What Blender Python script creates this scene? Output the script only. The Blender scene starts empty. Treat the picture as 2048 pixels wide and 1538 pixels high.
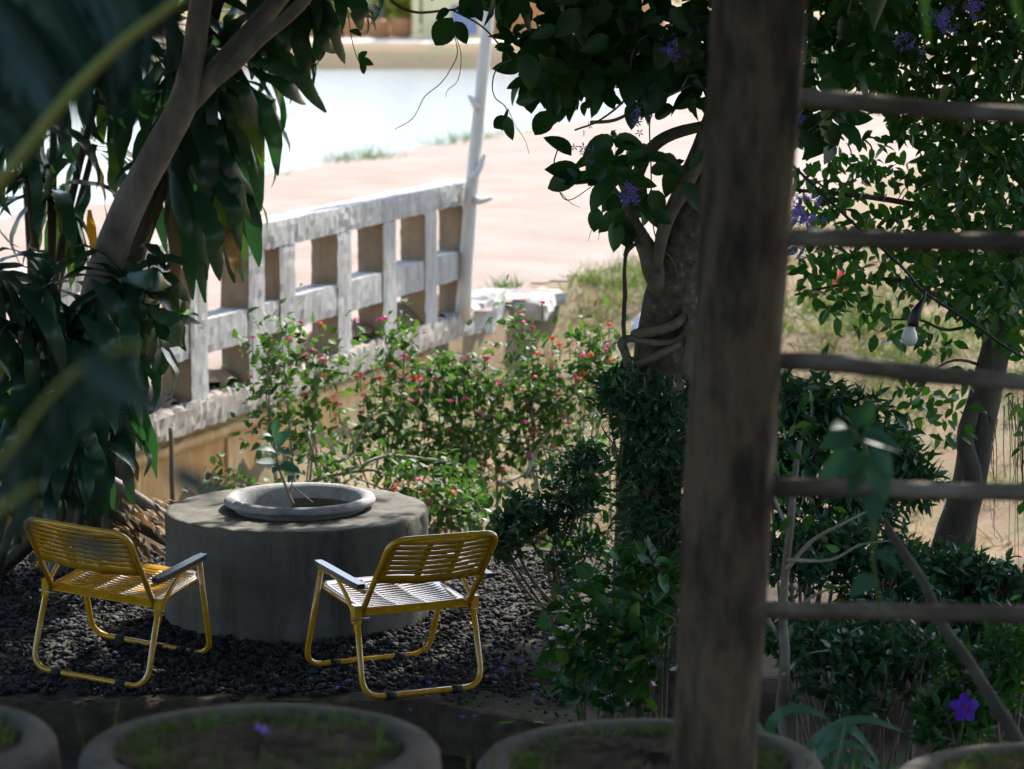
import bpy, math, random
import numpy as np
from mathutils import Vector, Matrix
random.seed(7); rng = np.random.default_rng(7)
R = math.radians
scene = bpy.context.scene
col = scene.collection

# ------------------------------------------------------------------ camera
H = 2.95; PITCH = R(8.15); SENS = 17.3; LENS = 6000 * SENS / 2048; K = 1.193   # K: depth unit of the layout
FPX = 2048 * LENS / SENS
cam_d = bpy.data.cameras.new('camera'); cam = bpy.data.objects.new('camera', cam_d); col.objects.link(cam)
cam.location = (0, 0, H); cam.rotation_euler = (R(90) - PITCH, 0, 0)
cam_d.lens = LENS; cam_d.sensor_width = SENS; cam_d.clip_start = 0.05; cam_d.clip_end = 3000
cam_d.dof.use_dof = True; cam_d.dof.focus_distance = 9.9 * K; cam_d.dof.aperture_fstop = 1.95
scene.camera = cam

# ------------------------------------------------------------------ light
SUN_EL = R(42); SUN_AZ = R(27)            # azimuth from +Y towards +X
world = bpy.data.worlds.new('World'); scene.world = world; world.use_nodes = True
wn = world.node_tree.nodes; wl = world.node_tree.links
bg = wn['Background']; sky = wn.new('ShaderNodeTexSky'); sky.sky_type = 'NISHITA'; sky.sun_disc = False
sky.sun_elevation = SUN_EL; sky.sun_rotation = SUN_AZ; sky.dust_density = 1.6; sky.air_density = 1.0
wl.new(sky.outputs['Color'], bg.inputs['Color']); bg.inputs['Strength'].default_value = 0.15
sd = Vector((math.sin(SUN_AZ) * math.cos(SUN_EL), math.cos(SUN_AZ) * math.cos(SUN_EL), math.sin(SUN_EL)))
sun_d = bpy.data.lights.new('sun', 'SUN'); sun = bpy.data.objects.new('sun', sun_d); col.objects.link(sun)
sun_d.energy = 3.5; sun_d.angle = R(0.53); sun_d.color = (1, 0.95, 0.88)
sun.rotation_euler = sd.to_track_quat('Z', 'Y').to_euler(); sun.location = (10, 10, 20)
vs = scene.view_settings; vs.view_transform = 'Standard'; vs.look = 'None'; vs.exposure = 1.55; vs.gamma = 1.0
scene.cycles.use_denoising = True; scene.cycles.max_bounces = 8; scene.cycles.transparent_max_bounces = 8

# ------------------------------------------------------------------ pixel helpers (photo pixels, 2048 wide)
CP, SP = math.cos(PITCH), math.sin(PITCH)
def at(px, py, Y):
    """the point seen at photo pixel px, py that stands Y layout units in front"""
    Y = Y * K
    u = (px - 1024) / FPX; v = -(py - 769) / FPX
    d = np.array([u, CP + v * SP, -SP + v * CP])
    return np.array([0, 0, H]) + d * (Y / d[1])
def px_of(p):
    x, y, z = p[0], p[1], p[2] - H
    d = y * CP - z * SP
    return 1024 + FPX * x / d, 769 - FPX * (y * SP + z * CP) / d, d

# ------------------------------------------------------------------ materials
MATS = {}
def nodes(name):
    m = bpy.data.materials.new(name); m.use_nodes = True; MATS[name] = m
    nt = m.node_tree; return m, nt.nodes, nt.links, nt.nodes['Principled BSDF']
def ramp(n, stops):
    r = n.new('ShaderNodeValToRGB'); el = r.color_ramp.elements
    while len(el) < len(stops): el.new(0.5)
    for e, (p, c) in zip(el, stops): e.position = p; e.color = (*c, 1)
    return r
def noise(n, l, scale, detail=6, rough=0.6, vec=None, sc=None):
    t = n.new('ShaderNodeTexNoise'); t.inputs['Scale'].default_value = scale
    t.inputs['Detail'].default_value = detail; t.inputs['Roughness'].default_value = rough
    if vec is not None:
        if sc:
            mp = n.new('ShaderNodeMapping'); mp.inputs['Scale'].default_value = sc; l.new(vec, mp.inputs['Vector']); vec = mp.outputs['Vector']
        l.new(vec, t.inputs['Vector'])
    return t
def rough_mat(name, stops, scale=8, rough=0.85, bump=0.4, bscale=60, stretch=None, spec=0.3, dist=0.01):
    m, n, l, p = nodes(name)
    tc = n.new('ShaderNodeTexCoord'); v = tc.outputs['Object']
    t = noise(n, l, scale, 8, 0.65, v, stretch); r = ramp(n, stops)
    l.new(t.outputs['Fac'], r.inputs['Fac']); l.new(r.outputs['Color'], p.inputs['Base Color'])
    p.inputs['Roughness'].default_value = rough; p.inputs['Specular IOR Level'].default_value = spec
    t2 = noise(n, l, bscale, 6, 0.7, v, stretch); b = n.new('ShaderNodeBump')
    b.inputs['Strength'].default_value = bump; b.inputs['Distance'].default_value = dist
    l.new(t2.outputs['Fac'], b.inputs['Height']); l.new(b.outputs['Normal'], p.inputs['Normal'])
    return m
def leaf_mat(name, c1, c2, rough=0.38, trans=0.3, tcol=None, spec=0.5, c3=None):
    m, n, l, p = nodes(name)
    g = n.new('ShaderNodeNewGeometry'); oi = n.new('ShaderNodeObjectInfo')
    a = n.new('ShaderNodeMath'); a.operation = 'ADD'; l.new(g.outputs['Random Per Island'], a.inputs[0]); l.new(oi.outputs['Random'], a.inputs[1])
    f = n.new('ShaderNodeMath'); f.operation = 'FRACT'; l.new(a.outputs[0], f.inputs[0])
    st = [(0.0, c1), (0.9, c2)] + ([(0.99, c3)] if c3 else [])
    r = ramp(n, st); l.new(f.outputs[0], r.inputs['Fac'])
    l.new(r.outputs['Color'], p.inputs['Base Color']); p.inputs['Roughness'].default_value = rough
    p.inputs['Specular IOR Level'].default_value = spec
    tr = n.new('ShaderNodeBsdfTranslucent')
    mx = n.new('ShaderNodeMix'); mx.data_type = 'RGBA'; mx.blend_type = 'MULTIPLY'; mx.inputs['Factor'].default_value = 1
    l.new(r.outputs['Color'], mx.inputs[6]); mx.inputs[7].default_value = (*(tcol or (1.6, 2.2, 0.7)), 1)
    l.new(mx.outputs[2], tr.inputs['Color'])
    ms = n.new('ShaderNodeMixShader'); ms.inputs[0].default_value = trans
    l.new(p.outputs[0], ms.inputs[1]); l.new(tr.outputs[0], ms.inputs[2]); l.new(ms.outputs[0], n['Material Output'].inputs['Surface'])
    return m
def plain(name, c, rough=0.4, metal=0.0, spec=0.5):
    m, n, l, p = nodes(name)
    p.inputs['Base Color'].default_value = (*c, 1); p.inputs['Roughness'].default_value = rough
    p.inputs['Metallic'].default_value = metal; p.inputs['Specular IOR Level'].default_value = spec
    return m

def concrete(name, light, dark, stain, streak=True, sscale=1.0):
    m, n, l, p = nodes(name)
    tc = n.new('ShaderNodeTexCoord'); v = tc.outputs['Object']
    t1 = noise(n, l, 5 * sscale, 8, 0.7, v); r1 = ramp(n, [(0.3, dark), (0.65, light)]); l.new(t1.outputs['Fac'], r1.inputs['Fac'])
    t2 = noise(n, l, 9 * sscale, 6, 0.7, v, (1, 1, 0.16) if streak else None)
    r2 = ramp(n, [(0.45, (0, 0, 0)), (0.72, (1, 1, 1))]); l.new(t2.outputs['Fac'], r2.inputs['Fac'])
    mx = n.new('ShaderNodeMix'); mx.data_type = 'RGBA'; l.new(r2.outputs['Color'], mx.inputs['Factor'])
    l.new(r1.outputs['Color'], mx.inputs[6]); mx.inputs[7].default_value = (*stain, 1)
    l.new(mx.outputs[2], p.inputs['Base Color']); p.inputs['Roughness'].default_value = 0.85; p.inputs['Specular IOR Level'].default_value = 0.3
    t3 = noise(n, l, 70, 6, 0.75, v); b = n.new('ShaderNodeBump'); b.inputs['Strength'].default_value = 0.5; b.inputs['Distance'].default_value = 0.012
    l.new(t3.outputs['Fac'], b.inputs['Height']); l.new(b.outputs['Normal'], p.inputs['Normal'])
    return m

concrete('balustrade_concrete', (0.45, 0.44, 0.42), (0.34, 0.33, 0.315), (0.20, 0.195, 0.185))
concrete('jamb_brown', (0.36, 0.27, 0.17), (0.26, 0.18, 0.11), (0.20, 0.15, 0.11))
concrete('beam_concrete', (0.46, 0.41, 0.35), (0.30, 0.26, 0.22), (0.17, 0.15, 0.13))
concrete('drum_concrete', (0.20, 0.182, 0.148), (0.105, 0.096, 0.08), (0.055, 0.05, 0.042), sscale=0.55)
concrete('ring_concrete', (0.15, 0.125, 0.10), (0.08, 0.069, 0.06), (0.05, 0.044, 0.038), streak=False)
concrete('pot_concrete', (0.42, 0.42, 0.42), (0.28, 0.28, 0.28), (0.17, 0.16, 0.15), streak=False)
concrete('rubble_concrete', (0.62, 0.60, 0.56), (0.42, 0.40, 0.36), (0.30, 0.27, 0.22))
concrete('stained_wall', (0.55, 0.33, 0.13), (0.42, 0.21, 0.07), (0.62, 0.50, 0.28), sscale=0.35)
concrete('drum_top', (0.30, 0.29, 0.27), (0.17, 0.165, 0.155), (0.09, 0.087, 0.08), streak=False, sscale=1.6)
rough_mat('bark_grey', [(0.3, (0.14, 0.125, 0.11)), (0.62, (0.31, 0.28, 0.25)), (0.75, (0.36, 0.335, 0.30))], 9, 0.9, 0.7, 40, (1, 1, 0.5))
rough_mat('bark_lichen', [(0.35, (0.06, 0.05, 0.035)), (0.6, (0.14, 0.115, 0.08)), (0.68, (0.30, 0.29, 0.24))], 30, 0.9, 0.9, 50)
rough_mat('bark_vine', [(0.3, (0.11, 0.095, 0.065)), (0.7, (0.22, 0.185, 0.13))], 20, 0.85, 0.5, 60)
rough_mat('bark_dark', [(0.3, (0.05, 0.042, 0.032)), (0.7, (0.13, 0.11, 0.085))], 12, 0.9, 0.8, 50, (1, 1, 0.3))
rough_mat('twig', [(0.3, (0.13, 0.105, 0.078)), (0.7, (0.25, 0.21, 0.16))], 12, 0.85, 0.3, 60)
rough_mat('twig_pale', [(0.3, (0.24, 0.20, 0.15)), (0.7, (0.38, 0.34, 0.28))], 12, 0.85, 0.3, 60)
rough_mat('twig_green', [(0.3, (0.09, 0.13, 0.03)), (0.7, (0.16, 0.18, 0.05))], 12, 0.6, 0.2, 60)
rough_mat('post_wood', [(0.33, (0.016, 0.012, 0.009)), (0.46, (0.06, 0.042, 0.027)), (0.58, (0.15, 0.102, 0.058)), (0.72, (0.06, 0.046, 0.036))], 11, 0.85, 1.0, 26, (1, 1, 0.3), 0.3, 0.02)
rough_mat('rail_wood', [(0.3, (0.055, 0.042, 0.03)), (0.52, (0.13, 0.10, 0.072)), (0.7, (0.30, 0.26, 0.20))], 9, 0.85, 0.8, 40, (0.35, 1, 1))
rough_mat('pole_wood', [(0.3, (0.52, 0.49, 0.44)), (0.7, (0.72, 0.69, 0.63))], 6, 0.8, 0.4, 30, (1, 1, 0.2))
rough_mat('gravel_stone', [(0.3, (0.012, 0.012, 0.014)), (0.52, (0.032, 0.031, 0.032)), (0.68, (0.07, 0.066, 0.062)), (0.8, (0.16, 0.145, 0.13))], 26, 0.8, 0.4, 90)
rough_mat('gravel_base', [(0.3, (0.022, 0.02, 0.016)), (0.5, (0.06, 0.052, 0.036)), (0.7, (0.085, 0.075, 0.05))], 12, 0.95, 0.8, 90)
rough_mat('earth_kerb', [(0.3, (0.055, 0.04, 0.027)), (0.6, (0.13, 0.098, 0.066)), (0.75, (0.19, 0.16, 0.115))], 10, 0.95, 1.0, 45, None, 0.2, 0.02)
rough_mat('planter_soil', [(0.3, (0.07, 0.045, 0.028)), (0.6, (0.15, 0.10, 0.065)), (0.75, (0.13, 0.13, 0.07))], 9, 0.95, 1.0, 40, None, 0.2, 0.02)
rough_mat('road_dust', [(0.3, (0.215, 0.157, 0.124)), (0.5, (0.262, 0.199, 0.161)), (0.62, (0.282, 0.228, 0.193)), (0.75, (0.235, 0.172, 0.134))], 0.9, 0.95, 0.5, 14, (1, 1, 1), 0.2)
rough_mat('bank_white', [(0.3, (0.45, 0.37, 0.30)), (0.7, (0.60, 0.53, 0.46))], 1.2, 0.9, 0.2, 8)
rough_mat('brick_orange', [(0.3, (0.42, 0.17, 0.07)), (0.7, (0.55, 0.27, 0.12))], 1.5, 0.9, 0.2, 8)
rough_mat('cream_paint', [(0.3, (0.66, 0.56, 0.30)), (0.7, (0.74, 0.66, 0.40))], 1.5, 0.7, 0.1, 8)
rough_mat('blue_paint', [(0.3, (0.16, 0.20, 0.30)), (0.7, (0.22, 0.27, 0.38))], 1.5, 0.6, 0.1, 8)
rough_mat('orange_paint', [(0.3, (0.62, 0.25, 0.08)), (0.7, (0.68, 0.34, 0.13))], 1.5, 0.7, 0.1, 8)
rough_mat('roof_tin', [(0.3, (0.22, 0.20, 0.18)), (0.7, (0.35, 0.32, 0.30))], 1.5, 0.6, 0.1, 8)
leaf_mat('leaf_strap', (0.018, 0.055, 0.036), (0.035, 0.095, 0.055), 0.33, 0.17, (1.2, 1.9, 0.6), 0.6, (0.10, 0.13, 0.03))
leaf_mat('leaf_dead', (0.16, 0.10, 0.055), (0.26, 0.17, 0.09), 0.7, 0.2, (1.2, 1.1, 0.8), 0.2)
leaf_mat('leaf_yellow', (0.45, 0.20, 0.02), (0.5, 0.26, 0.03), 0.5, 0.3, (1.3, 1.2, 0.5), 0.3)
leaf_mat('leaf_vine', (0.013, 0.042, 0.012), (0.028, 0.085, 0.020), 0.42, 0.22, (1.5, 2.4, 0.6), 0.4)
leaf_mat('leaf_small', (0.020, 0.065, 0.018), (0.045, 0.125, 0.03), 0.4, 0.30, (1.5, 2.2, 0.6), 0.45, (0.13, 0.16, 0.03))
leaf_mat('leaf_shrub', (0.022, 0.066, 0.032), (0.050, 0.12, 0.054), 0.32, 0.22, (1.3, 2.0, 0.6), 0.5, (0.11, 0.16, 0.04))
leaf_mat('leaf_teal', (0.03, 0.085, 0.045), (0.045, 0.11, 0.055), 0.45, 0.12, (1.2, 1.7, 0.7), 0.3)
leaf_mat('leaf_lantana', (0.045, 0.10, 0.028), (0.095, 0.175, 0.05), 0.6, 0.28, (1.3, 1.6, 0.6), 0.3, (0.15, 0.20, 0.05))
leaf_mat('leaf_palm', (0.012, 0.036, 0.026), (0.022, 0.058, 0.036), 0.42, 0.08, (1.2, 1.7, 0.7), 0.4)
leaf_mat('leaf_blade', (0.07, 0.18, 0.02), (0.10, 0.22, 0.03), 0.4, 0.35, (1.3, 1.8, 0.5), 0.4)
leaf_mat('leaf_blue', (0.05, 0.125, 0.10), (0.065, 0.15, 0.115), 0.55, 0.2, (1.2, 1.6, 0.8), 0.3)
leaf_mat('leaf_lily', (0.05, 0.13, 0.07), (0.07, 0.16, 0.09), 0.33, 0.2, (1.2, 1.7, 0.6), 0.6)
leaf_mat('grass_green', (0.05, 0.10, 0.02), (0.12, 0.16, 0.045), 0.6, 0.3, (1.3, 1.5, 0.6), 0.2, (0.25, 0.20, 0.09))
leaf_mat('grass_dry', (0.22, 0.18, 0.10), (0.32, 0.26, 0.15), 0.7, 0.2, (1.2, 1.1, 0.8), 0.2, (0.14, 0.19, 0.07))
leaf_mat('leaf_far', (0.20, 0.24, 0.04), (0.36, 0.34, 0.06), 0.6, 0.3, (1.3, 1.4, 0.5), 0.2)
leaf_mat('petal_purple', (0.20, 0.14, 0.62), (0.34, 0.26, 0.74), 0.6, 0.3, (1.2, 1.1, 1.3), 0.2)
leaf_mat('petal_violet', (0.10, 0.02, 0.40), (0.13, 0.03, 0.46), 0.5, 0.25, (1.2, 1.0, 1.3), 0.3)
leaf_mat('petal_pink', (0.66, 0.05, 0.24), (0.78, 0.14, 0.38), 0.5, 0.25, (1.2, 1.0, 1.0), 0.3)
leaf_mat('petal_red', (0.72, 0.06, 0.03), (0.78, 0.16, 0.05), 0.5, 0.25, (1.2, 1.0, 1.0), 0.3)
rough_mat('stalk_yellow', [(0.3, (0.17, 0.17, 0.03)), (0.7, (0.26, 0.24, 0.05))], 6, 0.5, 0.1, 30)
plain('arm_black', (0.045, 0.047, 0.05), 0.22, 0, 0.6)
plain('rubber', (0.015, 0.015, 0.015), 0.7)
plain('steel', (0.35, 0.33, 0.28), 0.35, 0.8)
plain('bulb_glass', (0.72, 0.70, 0.64), 0.25)
plain('socket_black', (0.012, 0.013, 0.015), 0.45)
rough_mat('bag_red', [(0.3, (0.72, 0.07, 0.05)), (0.7, (0.85, 0.14, 0.10))], 10, 0.5, 0.3, 20)
rough_mat('bag_white', [(0.3, (0.72, 0.75, 0.78)), (0.7, (0.85, 0.87, 0.9))], 10, 0.5, 0.3, 20)

m, n, l, p = nodes('chair_paint')       # enamelled steel, worn a little
tc = n.new('ShaderNodeTexCoord'); t = noise(n, l, 25, 6, 0.6, tc.outputs['Object'])
r_ = ramp(n, [(0.22, (0.34, 0.14, 0.012)), (0.30, (0.60, 0.29, 0.010)), (0.6, (0.74, 0.375, 0.014))]); l.new(t.outputs['Fac'], r_.inputs['Fac'])
l.new(r_.outputs['Color'], p.inputs['Base Color'])
r2 = ramp(n, [(0.3, (0.16,) * 3), (0.7, (0.30,) * 3)]); l.new(t.outputs['Fac'], r2.inputs['Fac']); l.new(r2.outputs['Color'], p.inputs['Roughness'])
p.inputs['Specular IOR Level'].default_value = 0.6; p.inputs['Coat Weight'].default_value = 0.7; p.inputs['Coat Roughness'].default_value = 0.08

m, n, l, p = nodes('water')
p.inputs['Base Color'].default_value = (0.16, 0.18, 0.17, 1); p.inputs['Roughness'].default_value = 0.2; p.inputs['IOR'].default_value = 1.33
tc = n.new('ShaderNodeTexCoord'); t = noise(n, l, 2.2, 6, 0.6, tc.outputs['Object'], (1, 0.7, 1))
b = n.new('ShaderNodeBump'); b.inputs['Strength'].default_value = 1.0; b.inputs['Distance'].default_value = 0.16
l.new(t.outputs['Fac'], b.inputs['Height']); l.new(b.outputs['Normal'], p.inputs['Normal'])

m, n, l, p = nodes('ground')            # earth with dry and green grass patches
tc = n.new('ShaderNodeTexCoord'); v = tc.outputs['Object']
t1 = noise(n, l, 1.6, 8, 0.7, v); r1 = ramp(n, [(0.32, (0.13, 0.15, 0.06)), (0.45, (0.24, 0.19, 0.105)), (0.6, (0.27, 0.175, 0.105)), (0.72, (0.31, 0.235, 0.155))])
l.new(t1.outputs['Fac'], r1.inputs['Fac'])
r2 = ramp(n, [(0.3, (0.05, 0.036, 0.024)), (0.7, (0.12, 0.085, 0.055))]); t2 = noise(n, l, 9, 8, 0.7, v); l.new(t2.outputs['Fac'], r2.inputs['Fac'])
sx = n.new('ShaderNodeSeparateXYZ'); l.new(v, sx.inputs[0])
mr = n.new('ShaderNodeMapRange'); mr.inputs['From Min'].default_value = 13.6; mr.inputs['From Max'].default_value = 16.0   # garden soil ends, open land begins
a = n.new('ShaderNodeMath'); a.operation = 'MULTIPLY_ADD'; a.inputs[1].default_value = 3; l.new(t1.outputs['Fac'], a.inputs[0])
mrx = n.new('ShaderNodeMapRange'); mrx.inputs['From Min'].default_value = 0.2; mrx.inputs['From Max'].default_value = 1.5; mrx.inputs['To Min'].default_value = -4.0; mrx.inputs['To Max'].default_value = 0.0; l.new(sx.outputs['X'], mrx.inputs['Value'])
ad = n.new('ShaderNodeMath'); ad.operation = 'ADD'; l.new(sx.outputs['Y'], ad.inputs[0]); l.new(mrx.outputs[0], ad.inputs[1]); l.new(ad.outputs[0], a.inputs[2])
s = n.new('ShaderNodeMath'); s.operation = 'SUBTRACT'; s.inputs[1].default_value = 1.5; l.new(a.outputs[0], s.inputs[0]); l.new(s.outputs[0], mr.inputs['Value'])
mx = n.new('ShaderNodeMix'); mx.data_type = 'RGBA'; l.new(mr.outputs[0], mx.inputs['Factor']); l.new(r2.outputs['Color'], mx.inputs[6]); l.new(r1.outputs['Color'], mx.inputs[7])
l.new(mx.outputs[2], p.inputs['Base Color']); p.inputs['Roughness'].default_value = 0.95; p.inputs['Specular IOR Level'].default_value = 0.2
t3 = noise(n, l, 30, 8, 0.75, v); b = n.new('ShaderNodeBump'); b.inputs['Strength'].default_value = 0.8; b.inputs['Distance'].default_value = 0.03
l.new(t3.outputs['Fac'], b.inputs['Height']); l.new(b.outputs['Normal'], p.inputs['Normal'])

# ------------------------------------------------------------------ object helpers
ORG = {}
def tag(o, label=None, cat=None, group=None, kind=None):
    if label: o['label'] = label
    if cat: o['category'] = cat
    if group: o['group'] = group
    if kind: o['kind'] = kind
    return o
def thing(name, base, label, cat, group=None):
    o = bpy.data.objects.new(name, None); col.objects.link(o); o.location = base; o.empty_display_size = 0.1
    ORG[o.name] = np.array(base, float); return tag(o, label, cat, group)
def org(o): return ORG[o.name]
def mesh_of(V, F, mt, smooth=True, name='m'):
    me = bpy.data.meshes.new(name)
    V = np.asarray(V, np.float64)
    if isinstance(F, np.ndarray):
        nf, k = F.shape
        me.vertices.add(len(V)); me.vertices.foreach_set('co', V.ravel())
        me.loops.add(nf * k); me.loops.foreach_set('vertex_index', F.astype(np.int32).ravel())
        me.polygons.add(nf); me.polygons.foreach_set('loop_start', np.arange(0, nf * k, k, dtype=np.int32))
        me.update(calc_edges=True)
    else:
        me.from_pydata(V.tolist(), [], F)
    if smooth: me.polygons.foreach_set('use_smooth', np.ones(len(me.polygons), bool))
    me.materials.append(MATS[mt]); me.update(); return me
def build(name, V, F, mt, parent=None, base=None, smooth=True):
    """one mesh object from world-space vertices"""
    V = np.asarray(V, float)
    o0 = org(parent) if parent is not None else np.array(base if base is not None else (0, 0, 0), float)
    o = bpy.data.objects.new(name, mesh_of(V - o0, F, mt, smooth, name)); col.objects.link(o)
    if parent is not None: o.parent = parent
    else: o.location = o0
    ORG[o.name] = o0; return o

class MB:
    def __init__(s): s.V = []; s.F = []; s.n = 0
    def add(s, V, F):
        s.V.extend([tuple(v) for v in V]); s.F.extend([tuple(i + s.n for i in f) for f in F]); s.n = len(s.V); return s
    def obj(s, name, mt, parent=None, base=None, smooth=True): return build(name, s.V, s.F, mt, parent, base, smooth)

def catmull(P, k=6):
    P = [np.array(p, float) for p in P]
    if len(P) < 3: return P
    Q = [2 * P[0] - P[1]] + P + [2 * P[-1] - P[-2]]; out = []
    for i in range(1, len(Q) - 2):
        for j in range(k):
            t = j / k; a, b_, c, d = Q[i - 1], Q[i], Q[i + 1], Q[i + 2]
            out.append(0.5 * (2 * b_ + (c - a) * t + (2 * a - 5 * b_ + 4 * c - d) * t * t + (3 * b_ - a - 3 * c + d) * t ** 3))
    out.append(P[-1]); return out
def tube(P, r, seg=8, smoothk=0, jit=0.0, cap=True):
    """tube along P, r a number or (r0, r1) or list"""
    if smoothk:
        rr = np.interp(np.linspace(0, 1, (len(P) - 1) * smoothk + 1), np.linspace(0, 1, len(P)), r if isinstance(r, (list, tuple)) and len(r) == len(P) else np.linspace(r[0], r[1], len(P)) if isinstance(r, (list, tuple)) else [r] * len(P))
        P = catmull(P, smoothk); rr = np.interp(np.linspace(0, 1, len(P)), np.linspace(0, 1, len(rr)), rr)
    else:
        P = [np.array(p, float) for p in P]
        rr = np.array(r) if isinstance(r, (list, tuple)) and len(r) == len(P) else (np.linspace(r[0], r[1], len(P)) if isinstance(r, (list, tuple)) else np.full(len(P), r))
    T = [P[min(i + 1, len(P) - 1)] - P[max(i - 1, 0)] for i in range(len(P))]
    T = [t / (np.linalg.norm(t) + 1e-9) for t in T]
    nrm = np.cross(T[0], [0, 0, 1]); 
    if np.linalg.norm(nrm) < 0.05: nrm = np.cross(T[0], [1, 0, 0])
    V, F = [], []
    ang = np.linspace(0, 2 * math.pi, seg, endpoint=False)
    for i, (q, t) in enumerate(zip(P, T)):
        nrm = nrm - t * np.dot(nrm, t); nrm /= np.linalg.norm(nrm) + 1e-9; bn = np.cross(t, nrm)
        for a_ in ang:
            k = rr[i] * (1 + (rng.uniform(-jit, jit) if jit else 0))
            V.append(q + (nrm * math.cos(a_) + bn * math.sin(a_)) * k)
    for i in range(len(P) - 1):
        for j in range(seg):
            j2 = (j + 1) % seg; F.append((i * seg + j, i * seg + j2, (i + 1) * seg + j2, (i + 1) * seg + j))
    if cap: F.append(tuple(range(seg))[::-1]); F.append(tuple((len(P) - 1) * seg + j for j in range(seg)))
    return V, F
def box(c, s, M=None):
    V = [np.array([x * s[0] / 2, y * s[1] / 2, z * s[2] / 2]) for x in (-1, 1) for y in (-1, 1) for z in (-1, 1)]
    if M is not None: V = [M @ v for v in V]
    V = [v + np.array(c) for v in V]
    return V, [(0, 1, 3, 2), (4, 6, 7, 5), (0, 4, 5, 1), (2, 3, 7, 6), (0, 2, 6, 4), (1, 5, 7, 3)]
def lathe(prof, c, seg=48, wob=0.0, closed=False):
    V, F = [], []
    ph = [rng.uniform(0, 6.28) for _ in range(3)]
    for r, z in prof:
        for j in range(seg):
            a_ = 2 * math.pi * j / seg; k = 1 + wob * (math.sin(2 * a_ + ph[0]) + 0.6 * math.sin(5 * a_ + ph[1]) + 0.5 * math.sin(11 * a_ + ph[2]))
            V.append((c[0] + r * k * math.cos(a_), c[1] + r * k * math.sin(a_), c[2] + z))
    m_ = len(prof)
    for i in range(m_ - 1 + (1 if closed else 0)):
        for j in range(seg):
            j2 = (j + 1) % seg; i2 = (i + 1) % m_; F.append((i * seg + j, i * seg + j2, i2 * seg + j2, i2 * seg + j))
    return V, F
def rough_box(c, s, M, step=0.07, amp=0.008, seed=0, chip=None):
    """box with subdivided, slightly uneven faces"""
    r = np.random.default_rng(seed)
    n_ = [max(1, int(round(q / step))) for q in s]
    idx = {}; V = []; F = []
    def vid(i, j, k):
        if (i, j, k) not in idx:
            q = np.array([(i / n_[0] - .5) * s[0], (j / n_[1] - .5) * s[1], (k / n_[2] - .5) * s[2]])
            e = (i in (0, n_[0])) + (j in (0, n_[1])) + (k in (0, n_[2]))
            q = q + r.normal(0, amp, 3) - (np.sign(q) * amp * 1.2 if e > 1 else 0)
            if chip: q = chip(q, s, r)
            idx[(i, j, k)] = len(V); V.append(M @ q + np.array(c))
        return idx[(i, j, k)]
    for i in range(n_[0]):
        for j in range(n_[1]):
            F.append((vid(i, j, 0), vid(i, j + 1, 0), vid(i + 1, j + 1, 0), vid(i + 1, j, 0)))
            F.append((vid(i, j, n_[2]), vid(i + 1, j, n_[2]), vid(i + 1, j + 1, n_[2]), vid(i, j + 1, n_[2])))
    for i in range(n_[0]):
        for k in range(n_[2]):
            F.append((vid(i, 0, k), vid(i + 1, 0, k), vid(i + 1, 0, k + 1), vid(i, 0, k + 1)))
            F.append((vid(i, n_[1], k), vid(i, n_[1], k + 1), vid(i + 1, n_[1], k + 1), vid(i + 1, n_[1], k)))
    for j in range(n_[1]):
        for k in range(n_[2]):
            F.append((vid(0, j, k), vid(0, j, k + 1), vid(0, j + 1, k + 1), vid(0, j + 1, k)))
            F.append((vid(n_[0], j, k), vid(n_[0], j + 1, k), vid(n_[0], j + 1, k + 1), vid(n_[0], j, k + 1)))
    return V, F
def rotz(a_): return np.array([[math.cos(a_), -math.sin(a_), 0], [math.sin(a_), math.cos(a_), 0], [0, 0, 1.0]])

# leaf templates: along +Y from 0 to 1, width along X, face +Z
def leaf_tpl(seg, width, prof, fold=0.15, droop=0.15, curl=0.0):
    V, F = [], []
    for i in range(seg + 1):
        t = i / seg; w = max(prof(t), 0.004) * width / 2; z = -droop * t * t + curl * math.sin(math.pi * t) * 0.1
        V += [(-w, t, z + fold * w), (0, t, z), (w, t, z + fold * w)]
    for i in range(seg):
        a_ = 3 * i; F += [(a_, a_ + 1, a_ + 4, a_ + 3), (a_ + 1, a_ + 2, a_ + 5, a_ + 4)]
    return np.array(V), np.array(F)
ov = lambda t: math.sin(math.pi * min(1, t ** 0.8)) ** 0.75
lance = lambda t: math.sin(math.pi * t ** 0.7) ** 0.9
TPL = {'vine': [leaf_tpl(6, w, ov, f, d, c) for w, f, d, c in ((0.58, 0.25, 0.12, 0.3), (0.52, 0.35, 0.3, -0.3), (0.64, 0.15, 0.2, 0.5), (0.55, 0.5, 0.05, 0.2))],
       'small': [leaf_tpl(4, w, ov, f, d) for w, f, d in ((0.50, 0.3, 0.2), (0.42, 0.45, 0.35), (0.55, 0.2, 0.1))],
       'lance': [leaf_tpl(4, w, lance, f, d) for w, f, d in ((0.30, 0.3, 0.2), (0.25, 0.4, 0.4), (0.34, 0.2, 0.1))],
       'lantana': [leaf_tpl(4, w, lambda t: math.sin(math.pi * t ** 0.62) ** 0.85, f, d) for w, f, d in ((0.62, 0.3, 0.25), (0.55, 0.4, 0.45), (0.66, 0.2, 0.1))],
       'glossy': [leaf_tpl(4, w, lance, f, d) for w, f, d in ((0.42, 0.3, 0.25), (0.36, 0.45, 0.4), (0.48, 0.2, 0.1))],
       'crown': [leaf_tpl(2, w, ov, f, d) for w, f, d in ((0.6, 0.25, 0.2), (0.55, 0.4, 0.3))],
       'blade': [leaf_tpl(3, 0.06, lambda t: 1 - t * 0.95, 0.2, d) for d in (0.1, 0.35, 0.6)]}
LEAFM = {}
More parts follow.
